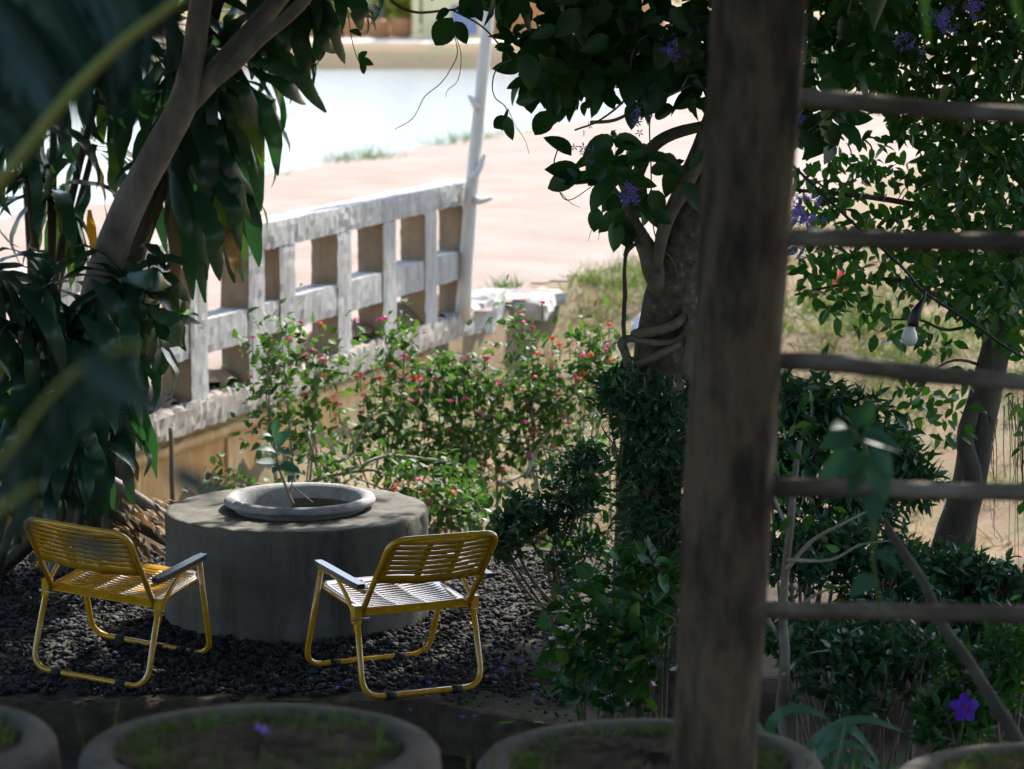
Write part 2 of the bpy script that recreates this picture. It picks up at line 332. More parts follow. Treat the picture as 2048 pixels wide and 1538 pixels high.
def frames(D, U):
    D = D / (np.linalg.norm(D, axis=1, keepdims=True) + 1e-9)
    X = np.cross(D, U); X /= (np.linalg.norm(X, axis=1, keepdims=True) + 1e-9); Z = np.cross(X, D)
    return np.stack([X, D, Z], axis=2)
def leaves(parent, P, D, U, S, kind, mt, n_obj=80, name='leaf', fol='foliage'):
    """the n_obj leaves that show largest become objects, the rest one foliage mesh"""
    P = np.asarray(P, float); D = np.asarray(D, float); U = np.asarray(U, float); S = np.asarray(S, float)
    if not len(P): return
    M = frames(D, U); N = len(P); var = rng.integers(0, len(TPL[kind]), N)
    x, y, d = px_of(P.T)
    inv = (x > -20) & (x < 2068) & (y > -20) & (y < 1558)
    sc = S / d ** 3 * inv * rng.uniform(0.75, 1.25, N)
    order = np.argsort(-sc); pick = [i for i in order[:n_obj] if inv[i]]
    for k in range(len(TPL[kind])):
        if (kind, k, mt) not in LEAFM: LEAFM[(kind, k, mt)] = mesh_of(TPL[kind][k][0], TPL[kind][k][1], mt, True, 'leaf_' + kind)
    b0 = org(parent)
    for i in pick:
        o = bpy.data.objects.new(name, LEAFM[(kind, int(var[i]), mt)]); col.objects.link(o); o.parent = parent
        mm = Matrix([list(M[i][r] * S[i]) + [P[i][r] - b0[r]] for r in range(3)] + [[0, 0, 0, 1]]); o.matrix_basis = mm
    rest = np.ones(N, bool); rest[pick] = False
    Vs, Fs, off = [], [], 0
    for k, (tv, tf) in enumerate(TPL[kind]):
        ii = np.where(rest & (var == k))[0]
        if not len(ii): continue
        V = np.einsum('nij,vj->nvi', M[ii], tv) * S[ii][:, None, None] + P[ii][:, None, :]
        F = tf[None] + (np.arange(len(ii)) * len(tv))[:, None, None] + off
        Vs.append(V.reshape(-1, 3)); Fs.append(F.reshape(-1, tf.shape[1])); off += len(ii) * len(tv)
    if Vs:
        o = build(fol, np.concatenate(Vs), np.concatenate(Fs), mt, parent); o['kind'] = 'stuff'; return o
def rdir(n_, zlo=-1, zhi=1):
    z = rng.uniform(zlo, zhi, n_); a_ = rng.uniform(0, 2 * math.pi, n_); r = np.sqrt(np.maximum(0, 1 - z * z))
    return np.stack([r * np.cos(a_), r * np.sin(a_), z], 1)
def upish(n_, k=0.5): return np.array([0, 0, 1.0]) + rng.normal(0, k, (n_, 3))

# ------------------------------------------------------------------ the land
RA = np.array([-1.1358, 21.0]); TH = R(19); RU = np.array([math.sin(TH), math.cos(TH)]); RN = np.array([math.cos(TH), -math.sin(TH)])   # balustrade line, its normal towards the garden
def sd_line(x, y): return (x - RA[0]) * RN[0] + (y - RA[1]) * RN[1]       # > 0 on the garden side
def s_line(x, y): return (x - RA[0]) * RU[0] + (y - RA[1]) * RU[1]
def ss(a_, b_, t):
    t = np.clip((t - a_) / (b_ - a_), 0, 1); return t * t * (3 - 2 * t)
def hgt(x, y):
    x = np.asarray(x, float); yr = np.asarray(y, float); y = yr / K
    h = np.where(y < 9, 0.78 - 1.0 * ss(5.6, 8.0, y), -0.22)                 # upper terrace, bank, lower path
    h = h + 0.20 * ss(9.9, 10.15, y)                                           # under the gravel bed
    d = sd_line(x, yr); s = s_line(x, yr)
    garden = -0.02 + 0.02 * np.sin(1.7 * x + 0.6 * y)
    ditch = 0.62 * ss(12.4, 13.8, y) * ss(3.8, 1.5, s * 0.6 + d * 0.55)      # hollow under the bridge
    far = garden - ditch + 0.14 * ss(15, 22, y) * ss(1.5, 3.0, s)
    h = np.where(y > 11.5, far, h)
    h = np.where(y > 12.0, h + 0.05 * np.sin(3.1 * x) * np.sin(2.3 * y), h)
    road = 0.13 + 0.0 * x
    k = ss(-0.02, -0.2, d - 0.25 * ss(2.0, 6.0, s)) * ss(12.5, 13.2, y)
    h = h * (1 - k) + road * k
    shore = sd_line(x, yr) + 7.9
    h = np.where(y > 14, h - 1.3 * ss(0.4, -2.2, shore), h)                    # lake bed
    h = np.where(y > 60, np.maximum(h, -1.2 + 1.55 * ss(72.0, 74.5, y - 0.02 * x)), h)
    return h
def grid_mesh(xs, ys, f, keep=None):
    X, Y = np.meshgrid(xs, ys); Z = f(X, Y); V = np.stack([X, Y, Z], 2).reshape(-1, 3)
    nx, ny = len(xs), len(ys); i = np.arange(nx - 1)[None] + np.arange(ny - 1)[:, None] * nx
    F = np.stack([i, i + 1, i + nx + 1, i + nx], 2).reshape(-1, 4)
    if keep is not None:
        cx = V[F].mean(1); F = F[keep(cx[:, 0], cx[:, 1])]
        u, inv = np.unique(F, return_inverse=True); V = V[u]; F = inv.reshape(-1, 4)
    return V, F
xs = np.concatenate([np.linspace(-400, -20, 12), np.arange(-18, -7, 1.0), np.arange(-7, 9, 0.14), np.arange(9, 19, 1.0), np.linspace(20, 400, 12)])
ys = np.concatenate([np.arange(-30, 5, 2.0), np.arange(5, 32, 0.14), np.arange(32, 92, 0.8), np.linspace(93, 1100, 24)])
gr = build('ground', *grid_mesh(xs, ys, hgt), 'ground'); tag(gr, 'bare brown garden earth turning to dry grassy land beyond', 'ground', kind='structure')
def road_keep(x, y):
    w = 0.10 * np.sin(2.1 * y) + 0.08 * np.sin(5.3 * y + 1) + 0.06 * np.sin(1.3 * x + 9 * y)
    d = sd_line(x, y)
    return (d < -0.24 + w * 0.1 * (s_line(x, y) < 2.2) + (0.1 + w) * (s_line(x, y) >= 2.2)) & (d > -7.75 + w) & (y > 10)
rx = np.concatenate([np.arange(-40, -8, 1.0), np.arange(-8, 14, 0.16), np.arange(14, 60, 1.5)])
ry = np.concatenate([np.arange(10, 55, 0.16), np.arange(55, 150, 2)])
rd = build('dirt_road', *grid_mesh(rx, ry, lambda x, y: 0.138 + 0.008 * np.sin(2 * x) * np.sin(1.3 * y), road_keep), 'road_dust'); tag(rd, 'pale dusty dirt road between the balustrade and the water', 'road', kind='structure')
wv, wf = grid_mesh(np.linspace(-300, 300, 9), np.linspace(12, 74, 9), lambda x, y: -0.40 + 0 * x, lambda x, y: np.ones_like(x, bool))
wk = sd_line(wv[:, 0], wv[:, 1])
a0 = RA - RN * 7.9
wv = [(a0[0] + RU[0] * t - RN[0] * q, a0[1] + RU[1] * t - RN[1] * q, -0.34) for t in (-80, 180) for q in (0, 190)]
wa = build('water', wv, [(0, 1, 3, 2)], 'water', smooth=False); tag(wa, 'bright calm water of the pond past the dirt road', 'water', kind='structure')

# gravel bed and its earth kerb
def bed_edge(x): return 11.86 - 0.08 * np.clip((x + 0.8) / 1.2, 0, 1) - 0.36 * ss(-0.4, 0.25, x) + 0.015 * np.sin(9 * x)
def bed_z(x, y): return -0.045 * ss(12.7, 11.8, np.asarray(y, float))
bx = np.arange(-4.5, 0.95, 0.05); by = np.linspace(0, 1, 60)
BV = np.array([[(x, bed_edge(x) + t * (14.8 - bed_edge(x)), float(bed_z(x, bed_edge(x) + t * (14.8 - bed_edge(x)))) + 0.004 + 0.006 * math.sin(7 * x) * math.sin(60 * t)) for x in bx] for t in by]).reshape(-1, 3)
nb = len(bx); i = np.arange(nb - 1)[None] + np.arange(len(by) - 1)[:, None] * nb
BF = np.stack([i, i + 1, i + nb + 1, i + nb], 2).reshape(-1, 4)
tag(build('gravel_bed', BV, BF, 'gravel_base'), 'dark gravel bed round the concrete drum', 'gravel', kind='structure')
KV, KF = [], []
prof = [(-0.02, -0.30), (-0.03, -0.12), (-0.015, -0.015), (0.03, 0.018), (0.14, 0.016), (0.20, 0.0)]
for ix, x in enumerate(np.arange(-4.5, 0.96, 0.04)):
    e = bed_edge(x)
    for (dy, dz) in prof: KV.append((x, e - 0.06 + dy + rng.normal(0, 0.008), dz - 0.055 + rng.normal(0, 0.006)))
n6 = len(prof); nk = len(KV) // n6
for a_ in range(nk - 1):
    for b_ in range(n6 - 1): KF.append((a_ * n6 + b_, (a_ + 1) * n6 + b_, (a_ + 1) * n6 + b_ + 1, a_ * n6 + b_ + 1))
tag(build('earth_kerb', KV, KF, 'earth_kerb'), 'crumbling brown earth kerb along the front of the gravel bed', 'kerb', kind='structure')
DRUM = np.array([at(593, 1150, 11.06)[0], 13.25, 0.0]); DR = 0.585
ic = []; t_ = (1 + 5 ** .5) / 2
for a_, b_ in ((-1, t_), (1, t_), (-1, -t_), (1, -t_)): ic += [(a_, b_, 0), (0, a_, b_), (b_, 0, a_)]
IV = np.array(ic); IV = IV / np.linalg.norm(IV[0])
import itertools
IF = [f for f in itertools.combinations(range(12), 3) if all(abs(np.linalg.norm(IV[f[a_]] - IV[f[b_]]) - 1.0515) < 0.02 for a_, b_ in ((0, 1), (1, 2), (0, 2)))]
IF = np.array([f if np.dot(np.cross(IV[f[1]] - IV[f[0]], IV[f[2]] - IV[f[0]]), IV[f[0]]) > 0 else f[::-1] for f in IF])
def pebbles(name, P, S, mt, label, flat=0.6):
    N = len(P); q = IV[None] * rng.uniform(0.6, 1.25, (N, 12, 1)) * S[:, None, None] * rng.uniform(0.7, 1.2, (N, 1, 3)) * np.array([1, 1, flat])
    A_ = rng.uniform(0, 6.28, N); B_ = rng.normal(0, 0.5, N); c, s_ = np.cos(A_), np.sin(A_); z = np.zeros(N); o1 = np.ones(N)
    Rm = np.stack([np.stack([c, -s_, z], 1), np.stack([s_, c, z], 1), np.stack([z, z, o1], 1)], 1)
    Tm = np.stack([np.stack([o1, z, z], 1), np.stack([z, np.cos(B_), -np.sin(B_)], 1), np.stack([z, np.sin(B_), np.cos(B_)], 1)], 1)
    V = np.einsum('nij,njk,nvk->nvi', Rm, Tm, q) + P[:, None, :]
    F = IF[None] + (np.arange(N) * 12)[:, None, None]
    return tag(build(name, V.reshape(-1, 3), F.reshape(-1, 3), mt, smooth=False), label, 'gravel', kind='stuff')
N = 38000; gx = rng.uniform(-3.6, 0.93, N); gy = rng.uniform(11.4, 14.7, N)
patch = 0.5 + 0.5 * np.sin(2.6 * gx + 1.0) * np.sin(3.1 * gy + 0.4)
ok = (gy > bed_edge(gx) + 0.05) & ((gx - DRUM[0]) ** 2 + (gy - DRUM[1]) ** 2 > DR ** 2) & ~((gy < bed_edge(gx) + 0.32 * ss(-0.75, 0.1, gx) + 0.35 * patch ** 2 * (gx > -0.7)) & (rng.random(N) < 0.9))
ok &= ~((gx > -0.35) & (rng.random(N) < 0.45 * ss(-0.35, 0.2, gx))) & ~((patch > 0.8) & (rng.random(N) < 0.5))
gx, gy = gx[ok], gy[ok]; gs = rng.lognormal(math.log(0.0105), 0.42, len(gx)).clip(0.006, 0.03)
pebbles('gravel', np.stack([gx, gy, bed_z(gx, gy) + 0.008 + rng.uniform(0, 0.018, len(gx))], 1), gs, 'gravel_stone', 'loose black and charcoal stones covering the gravel bed')

# ------------------------------------------------------------------ balustrade, retaining wall, rubble, pole
M_R = np.stack([np.array([RU[0], RU[1], 0]), np.array([-RN[0], -RN[1], 0]), np.array([0, 0, 1.0])], 1)   # local x along the line, y away from the garden
def rp(s, d, z): return np.array([RA[0] + RU[0] * s - RN[0] * d, RA[1] + RU[1] * s - RN[1] * d, z])
bal = thing('concrete_balustrade', rp(-0.5, 0.1, 0.17), 'weathered pale concrete balustrade with two rows of square openings along the dirt road', 'balustrade')
pl = [-5.3, -4.42, -3.54, -2.651, -1.76, -1.247, -0.241, 0.624, 1.485, 2.31]
TK = 0.20; PW = 0.26
for k, s0 in enumerate(pl):
    w = 0.20 if k == len(pl) - 1 else PW
    po_ = build('post', *rough_box(rp(s0 + w / 2, TK / 2 - 0.002, 0.53), (w, TK + 0.004, 1.01), M_R, 0.05, 0.0022, k), 'balustrade_concrete', bal, smooth=False)
    po_.data.materials.append(MATS['jamb_brown'])          # browner concrete on the sides facing the openings
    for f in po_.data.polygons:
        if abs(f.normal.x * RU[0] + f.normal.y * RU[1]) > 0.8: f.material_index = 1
def gaps(name, z0, z1, inset, mt, seed, chip=None):
    for k in range(len(pl) - 1):
        a_ = pl[k] + PW; b_ = pl[k + 1]
        build(name, *rough_box(rp((a_ + b_) / 2, TK / 2, (z0 + z1) / 2), (b_ - a_ + 0.01, TK - 2 * inset, z1 - z0), M_R, 0.05, 0.0022, seed + k, chip), mt, bal, smooth=False)
gaps('middle_rail', 0.46, 0.68, 0.004, 'balustrade_concrete', 40)
a_, b_ = pl[0], pl[-1] + 0.20
build('top_rail', *rough_box(rp((a_ + b_) / 2, TK / 2, 1.122), (b_ - a_ + 0.01, TK + 0.012, 0.18), M_R, 0.045, 0.003, 70), 'balustrade_concrete', bal, smooth=False)
def chipb(q, s, r):
    if q[2] > s[2] * 0.3: q[2] -= abs(r.normal(0, 0.022))
    return q
build('base_beam', *rough_box(rp((a_ + b_) / 2 - 0.05, 0.095, 0.105), (b_ - a_ + 0.12, 0.24, 0.20), M_R, 0.045, 0.004, 71, chipb), 'beam_concrete', bal, smooth=False)
rw = thing('retaining_wall', rp(-1.6, 0.2, -0.9), 'orange stained retaining wall under the concrete balustrade', 'wall')
build('wall_face', *rough_box(rp(-1.7, 0.26, -0.47), (7.2, 0.36, 0.88), M_R, 0.12, 0.006, 90), 'stained_wall', rw)
build('ledge', *rough_box(rp(-1.7, 0.10, -0.085), (7.0, 0.16, 0.075), M_R, 0.1, 0.006, 91), 'stained_wall', rw)
for s0 in (-1.95, -0.62, -3.3): build('pilaster', *rough_box(rp(s0, 0.09, -0.52), (0.10, 0.06, 0.78), M_R, 0.08, 0.005, 92), 'stained_wall', rw)
# soil heaped on the road side of the balustrade
hv = []
for s in np.arange(-5.5, 2.8, 0.1):
    for d in np.linspace(0.06, 0.75, 8):
        hv.append(rp(s, d, 0.13 + max(0, (0.14 + 0.06 * math.sin(5 * s) + 0.04 * math.sin(13 * s)) * math.exp(-((d - 0.22) / 0.25) ** 2)) + rng.normal(0, 0.012) - (0.03 if d > 0.7 else 0)))
nn = len(np.arange(-5.5, 2.8, 0.1)); hf = [(a_ * 8 + b_, (a_ + 1) * 8 + b_, (a_ + 1) * 8 + b_ + 1, a_ * 8 + b_ + 1) for a_ in range(nn - 1) for b_ in range(7)]
MATS['spill_soil'] = rough_mat('spill_soil', [(0.3, (0.15, 0.085, 0.05)), (0.7, (0.30, 0.19, 0.12))], 8, 0.95, 0.8, 40)
tag(build('soil_heap', hv, hf, 'spill_soil'), 'brown earth heaped behind the balustrade openings', 'soil', kind='stuff')

def rubble(px, py, Y, size, yaw, tilt, label, seed):
    c = at(px, py, Y); Mx = rotz(R(yaw)) @ np.array([[1, 0, 0], [0, math.cos(R(tilt)), -math.sin(R(tilt))], [0, math.sin(R(tilt)), math.cos(R(tilt))]])
    r0 = np.random.default_rng(seed); sh = r0.normal(0, 0.18, (3, 3)) * np.array([0.6, 0.6, 1])
    def chip(q, s, r): return q + (np.diag([0, 0, 0]) + sh) @ (q * np.array([0.3, 0.3, 0.5])) * 0.9
    V, F = rough_box(c, size, Mx, 0.09, 0.012, seed, chip)
    tag(build('concrete_rubble', V, F, 'rubble_concrete', base=(c[0], c[1], c[2] - size[2] / 2), smooth=False), label, 'rubble', 'broken concrete at the end of the balustrade')
rubble(962, 632, 20.3, (0.26, 0.5, 0.36), -18, 6, 'leaning white concrete slab against the end of the balustrade', 1)
rubble(935, 648, 20.0, (0.17, 0.3, 0.30), -30, -4, 'stained upright concrete stub touching the balustrade base beam', 2)
rubble(1052, 612, 20.8, (0.42, 0.55, 0.18), -12, 3, 'squat white concrete block among weeds next to the leaning slab', 3)
rubble(1085, 596, 21.2, (0.36, 0.35, 0.14), 10, 0, 'flat broken block lying on the squat concrete block', 4)
rubble(1168, 547, 23.4, (0.52, 0.7, 0.10), -35, 0, 'long grey kerb stone at the edge of the dirt road', 5)
rubble(1222, 528, 24.4, (0.48, 0.6, 0.10), -35, 0, 'pale kerb stone farther along the road edge, behind the long grey one', 6)

po = thing('leaning_pole', at(945, 590, 19.35), 'pale leaning bare pole with branch stubs rising at the end of the balustrade', 'pole')
build('shaft', *tube([at(925, 640, 19.42), at(940, 420, 19.4), at(951, 300, 19.4), at(965, 150, 19.4), at(981, -10, 19.4), at(1000, -180, 19.4), at(1012, -330, 19.4)], [0.06, 0.054, 0.05, 0.048, 0.045, 0.04, 0.035], 10, 4, 0.05), 'pole_wood', po)
for pp in ([(944, 358), (958, 338), (966, 318), (970, 308)], [(948, 400), (965, 402), (985, 396)], [(956, 218), (944, 200), (938, 190)]):
    build('branch_stub', *tube([at(x, y, 19.36) for x, y in pp], (0.035, 0.012), 7, 3, 0.08), 'pole_wood', po)

# ------------------------------------------------------------------ far bank
bk = thing('bank_wall', at(800, 128, 75.4), 'long low whitewashed wall along the far bank of the pond', 'wall')
for k in range(12):
    build('wall_panel', *rough_box((-16 + k * 3.02, 89.9 + 0.05 * (k % 2), -0.05), (3.0, 0.5, 0.8), np.eye(3), 0.5, 0.03, k), 'bank_white', bk)
def hut(name, px0, px1, pytop, Y, depth, mt, label, roof='roof_tin', door='blue_paint', zb=0.2):
    a_ = at(px0, 95, Y); b_ = at(px1, 95, Y); zt = at(px0, pytop, Y)[2]; w = b_[0] - a_[0]; cx = (a_[0] + b_[0]) / 2
    Y = Y * K; t = thing(name, (cx, Y, zb), label, 'hut')
    build('wall', *box((cx, Y + depth / 2, (zb + zt) / 2), (w, depth, zt - zb)), mt, t, smooth=False)
    build('roof', *box((cx, Y + depth / 2, zt + 0.06), (w + 0.4, depth + 0.5, 0.1)), roof, t, smooth=False)
    build('hatch', *box((cx + w * 0.22, Y - 0.02, zb + 0.75), (0.8, 0.06, min(0.9, (zt - zb) * 0.9))), door, t, smooth=False)
    return t
bw = thing('brick_wall', at(710, 90, 80), 'low orange brown brick wall on the far bank, left of the cream hut', 'wall')
a_, b_ = at(560, 60, 80)[0], at(825, 60, 80)[0]
for k in range(6): build('wall_panel', *rough_box((a_ + (b_ - a_) * (k + .5) / 6, 80 * K, 0.62 + 0.06 * (k % 2)), ((b_ - a_) / 6.05, 0.3, 0.62), np.eye(3), 0.2, 0.015, k), 'brick_orange', bw)
tag(build('bank_path', [(-60, 90.2, 0.362), (60, 90.2, 0.362), (60, 94.5, 0.362), (-60, 94.5, 0.362)], [(0, 1, 2, 3)], 'bank_white', smooth=False), 'pale path along the far bank', 'path', kind='structure')
hut('cream_hut', 845, 962, -80, 79, 3, 'cream_paint', 'cream painted hut with a blue hatch on the far bank')
hut('orange_hut', 985, 1330, -70, 81, 4, 'orange_paint', 'wide orange painted hut on the far bank, right of the cream one')
sg = thing('painted_post', at(832, 100, 78), 'pale yellow post standing before the brick wall on the far bank', 'post')
build('shaft', *box((at(832, 60, 78)[0], 78 * K, 1.5), (0.22, 0.22, 2.7)), 'cream_paint', sg, smooth=False)
build('cap', *box((at(832, 60, 78)[0], 78 * K, 2.9), (0.34, 0.34, 0.1)), 'cream_paint', sg, smooth=False)
for k, (px, Y, hh, ww) in enumerate([(760, 86, 2.6, 3.0), (600, 89, 2.6, 4), (420, 88, 6, 4), (860, 91, 7, 4), (1050, 93, 7, 5), (1400, 90, 7, 5), (1750, 91, 7, 5), (150, 91, 7, 5), (-250, 91, 7, 5), (2150, 91, 7, 5)]):
    b0 = at(px, 60, Y); b0[2] = 0.3
    t = thing('bank_tree', b0, ['rounded yellow-green tree behind the brick wall across the pond', 'sunlit tree at the end of the brick wall across the pond', 'yellowish tree standing behind the bank wall across the water', 'tall pale tree behind the cream hut across the pond', 'sunlit tree behind the orange hut across the pond', 'tree across the pond seen through the flowering vine', 'tree across the pond seen through the small-leaved tree', 'tree across the pond seen through the left palm', 'tree across the pond beyond the strap-leaved plants', 'tree across the pond at the end of the huts'][k], 'tree', 'trees across the pond')
    build('trunk', *tube([b0, b0 + [0.1, 0, hh * 0.35], b0 + [0.0, 0.1, hh * 0.6]], (0.22, 0.1), 7, 3, 0.05), 'bark_grey', t)
    n_ = 1500; c = rng.normal(0, 1, (14, 3)) * [ww * 0.35, ww * 0.3, hh * 0.2] + b0 + [0, 0, hh * 0.6]
    P = c[rng.integers(0, 14, n_)] + rng.normal(0, 0.45, (n_, 3))
    leaves(t, P, rdir(n_), upish(n_, 0.8), rng.uniform(0.25, 0.45, n_), 'small', 'leaf_far', 0, fol='crown')

# shore weeds
def tuft(P, n_per, spread, hlen, mt, label, name='grass_tuft', parent=None, lean=0.5, width=1.0):
    P = np.asarray(P, float); N = len(P) * n_per
    Q = np.repeat(P, n_per, 0) + rng.normal(0, 1, (N, 3)) * [spread, spread, 0]
    D = rdir(N, 0.3, 1) * [lean * 1.6, lean * 1.6, 1]
    S = rng.uniform(0.5, 1.1, N) * hlen
    M = frames(D, rdir(N)); Vs, Fs, off = [], [], 0
    for k, (tv, tf) in enumerate(TPL['blade']):
        ii = np.arange(k, N, 3); tv2 = tv * [width, 1, 1]
        V = np.einsum('nij,vj->nvi', M[ii], tv2) * S[ii][:, None, None] + Q[ii][:, None, :]
        Vs.append(V.reshape(-1, 3)); Fs.append((tf[None] + (np.arange(len(ii)) * len(tv))[:, None, None] + off).reshape(-1, 4)); off += len(ii) * len(tv)
    o = build(name, np.concatenate(Vs), np.concatenate(Fs), mt, parent, base=None if parent is not None else tuple(P[0]))
    return tag(o, label, 'grass', kind='stuff') if parent is None else tag(o, kind='stuff')
SHP = [rp(s, 7.75 + rng.normal(0, 0.15), 0.1) for s in np.concatenate([rng.uniform(14, 27, 12), rng.normal(19.5, 0.5, 10), rng.normal(24, 0.4, 8)])]
tuft(SHP, 16, 0.15, 0.26, 'grass_green', 'green weeds growing along the water edge of the dirt road', 'shore_weeds')
gp = []
while len(gp) < 2600:
    x, y = rng.uniform(-0.6, 6.5), rng.uniform(16.5, 31)
    if sd_line(x, y) > 0.1 and rng.random() < 0.35 + 0.5 * (math.sin(1.3 * x) * math.sin(0.75 * y) > -0.2): gp.append((x, y, float(hgt(x, y))))
tuft(gp, 9, 0.05, 0.16, 'grass_dry', 'dry straw-coloured grass on the slope by the road', 'dry_grass', lean=0.9, width=1.2)
gp2 = [(x, y, float(hgt(x, y))) for x, y in [(rng.normal(1.0, 0.5), rng.normal(26.5, 1.0)) for _ in range(90)] + [(rng.normal(2.6, 0.8), rng.normal(23, 1.5)) for _ in range(160)] if sd_line(x, y) > 0]
tuft(gp2, 16, 0.07, 0.24, 'grass_green', 'green grass patches on the slope beside the kerb stones', 'green_grass', lean=0.8)
tuft([at(1012, 584, 21.4) for _ in range(6)], 30, 0.07, 0.17, 'leaf_lantana', 'green weed growing behind the squat concrete block', 'weed_clump', lean=0.8, width=1.8)

# litter
def crumple(name, c, s, mt, label, cat):
    V = IV.copy(); F = [tuple(f) for f in IF]
    import bmesh
    bm = bmesh.new(); vs_ = [bm.verts.new(v) for v in V]; [bm.faces.new([vs_[q] for q in f]) for f in F]
    bmesh.ops.subdivide_edges(bm, edges=bm.edges[:], cuts=2, use_grid_fill=True)
    V = np.array([v.co[:] for v in bm.verts]); F = [tuple(v.index for v in f.verts) for f in bm.faces if True]
    bm.verts.index_update(); F = [tuple(v.index for v in f.verts) for f in bm.faces]; bm.free()
    V = V * rng.uniform(0.65, 1.25, (len(V), 1)) * s + np.array(c) + [0, 0, s[2] * 0.6]
    tag(build(name, V, F, mt, base=c, smooth=False), label, cat)
q = at(1680, 592, 21.5); q[2] = float(hgt(q[0], q[1])); crumple('plastic_bag', q, np.array([0.11, 0.1, 0.13]), 'bag_red', 'crumpled bright red plastic litter on the dry grass slope', 'litter')
q = at(1282, 600, 20.3); q[2] = float(hgt(q[0], q[1])); crumple('plastic_bag', q, np.array([0.09, 0.1, 0.12]), 'bag_white', 'crumpled white plastic litter on the dry grass next to the tree trunk', 'litter')
# ------------------------------------------------------------------ concrete drum with a sunken pot
dr = thing('concrete_drum', DRUM, 'big round grey concrete drum with a pot rim set in its flat top', 'drum')
prof_ = [(0.275, 0.3), (0.28, 0.486)] + [(r, 0.49 + 0.004 * math.sin(40 * r)) for r in (0.34, 0.40, 0.46, 0.52)] + [(DR - 0.018, 0.4955), (DR - 0.005, 0.4925), (DR + 0.001, 0.479), (DR + 0.004, 0.42), (DR + 0.003, 0.3), (DR + 0.006, 0.2), (DR + 0.008, 0.1), (DR + 0.012, -0.05)]
bV, bF = lathe(prof_, DRUM, 140, 0.002); bV = np.array(bV); ns_ = 140
bV[2 * ns_:7 * ns_] += rng.normal(0, 0.0015, (5 * ns_, 3)) * [0, 0, 1]; bV[7 * ns_:9 * ns_] += rng.normal(0, 0.0018, (2 * ns_, 3))
for c_ in rng.integers(0, ns_, 12):                                   # chipped edge
    q = (c_ + np.arange(2)) % ns_; dp = rng.uniform(0.004, 0.012); bV[7 * ns_ + q, 2] -= dp; bV[8 * ns_ + q] += (np.array([DRUM[0], DRUM[1], 0.47]) - bV[8 * ns_ + q]) * [0.012, 0.012, 0.2]
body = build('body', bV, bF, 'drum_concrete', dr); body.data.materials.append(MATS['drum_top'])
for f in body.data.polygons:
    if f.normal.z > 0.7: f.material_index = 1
PC = np.array([at(597, 1000, 11.06)[0], 13.27, 0.448])
pot = build('pot_rim', *lathe([(0.29, 0.0), (0.295, 0.055), (0.318, 0.06), (0.337, 0.068), (0.343, 0.08), (0.337, 0.094), (0.318, 0.102), (0.296, 0.098), (0.282, 0.086), (0.272, 0.065), (0.262, 0.03), (0.262, -0.03), (0.268, -0.25)], PC, 72, 0.006), 'pot_concrete', dr)
sv = [(PC[0], PC[1], PC[2] - 0.13)] + [(PC[0] + r * math.cos(a_), PC[1] + r * math.sin(a_), PC[2] - 0.13 + rng.normal(0, 0.006)) for r in (0.1, 0.19, 0.266) for a_ in np.linspace(0, 6.2832, 24, endpoint=False)]
sf = [(0, 1 + j, 1 + (j + 1) % 24) for j in range(24)] + [(1 + k * 24 + j, 1 + (k + 1) * 24 + j, 1 + (k + 1) * 24 + (j + 1) % 24, 1 + k * 24 + (j + 1) % 24) for k in range(2) for j in range(24)]
build('pot_soil', sv, sf, 'gravel_base', dr)
sp = thing('sapling', at(583, 1003, 11.06), 'young sapling with blue-green leaves growing in the pot on the drum', 'plant')
stem = [at(586, 1008, 11.22), at(576, 985, 11.2), at(565, 955, 11.2), at(556, 932, 11.2), at(550, 895, 11.22), at(545, 868, 11.25)]
build('stem', *tube(stem, (0.008, 0.003), 6, 4), 'twig', sp)
build('twig', *tube([at(625, 1005, 11.25), at(600, 985, 11.22), at(585, 972, 11.2)], (0.005, 0.003), 5, 3), 'twig', sp)
build('twig', *tube([at(576, 985, 11.2), at(583, 970, 11.2), at(585, 948, 11.18)], (0.004, 0.002), 5, 3), 'twig', sp)
def leaf_px(parent, b_, t_, Y, kind, mt, up=(0.1, -0.6, 0.7), dy=0.0, name='leaf'):
    a_ = at(b_[0], b_[1], Y); c = at(t_[0], t_[1], Y + dy); D = c - a_
    k = (kind, int(rng.integers(0, len(TPL[kind]))), mt)
    if k not in LEAFM: LEAFM[k] = mesh_of(TPL[kind][k[1]][0], TPL[kind][k[1]][1], mt, True, 'leaf_' + kind)
    M = frames(D[None], np.array([up], float) + rng.normal(0, 0.15, (1, 3)))[0]; L = np.linalg.norm(D)
    o = bpy.data.objects.new(name, LEAFM[k]); col.objects.link(o); o.parent = parent; b0 = org(parent)
    o.matrix_basis = Matrix([list(M[r] * L) + [a_[r] - b0[r]] for r in range(3)] + [[0, 0, 0, 1]]); return o
for b_, t_ in (((556, 930), (512, 920)), ((556, 930), (545, 945)), ((556, 932), (604, 940)), ((552, 905), (518, 886)), ((552, 905), (580, 900)), ((549, 890), (580, 862)), ((546, 875), (524, 862)), ((546, 870), (556, 838)), ((585, 950), (576, 962)), ((552, 915), (535, 905))):
    leaf_px(sp, b_, t_, 11.2, 'lantana', 'leaf_blue', (0, -0.5, 0.8), -0.04)

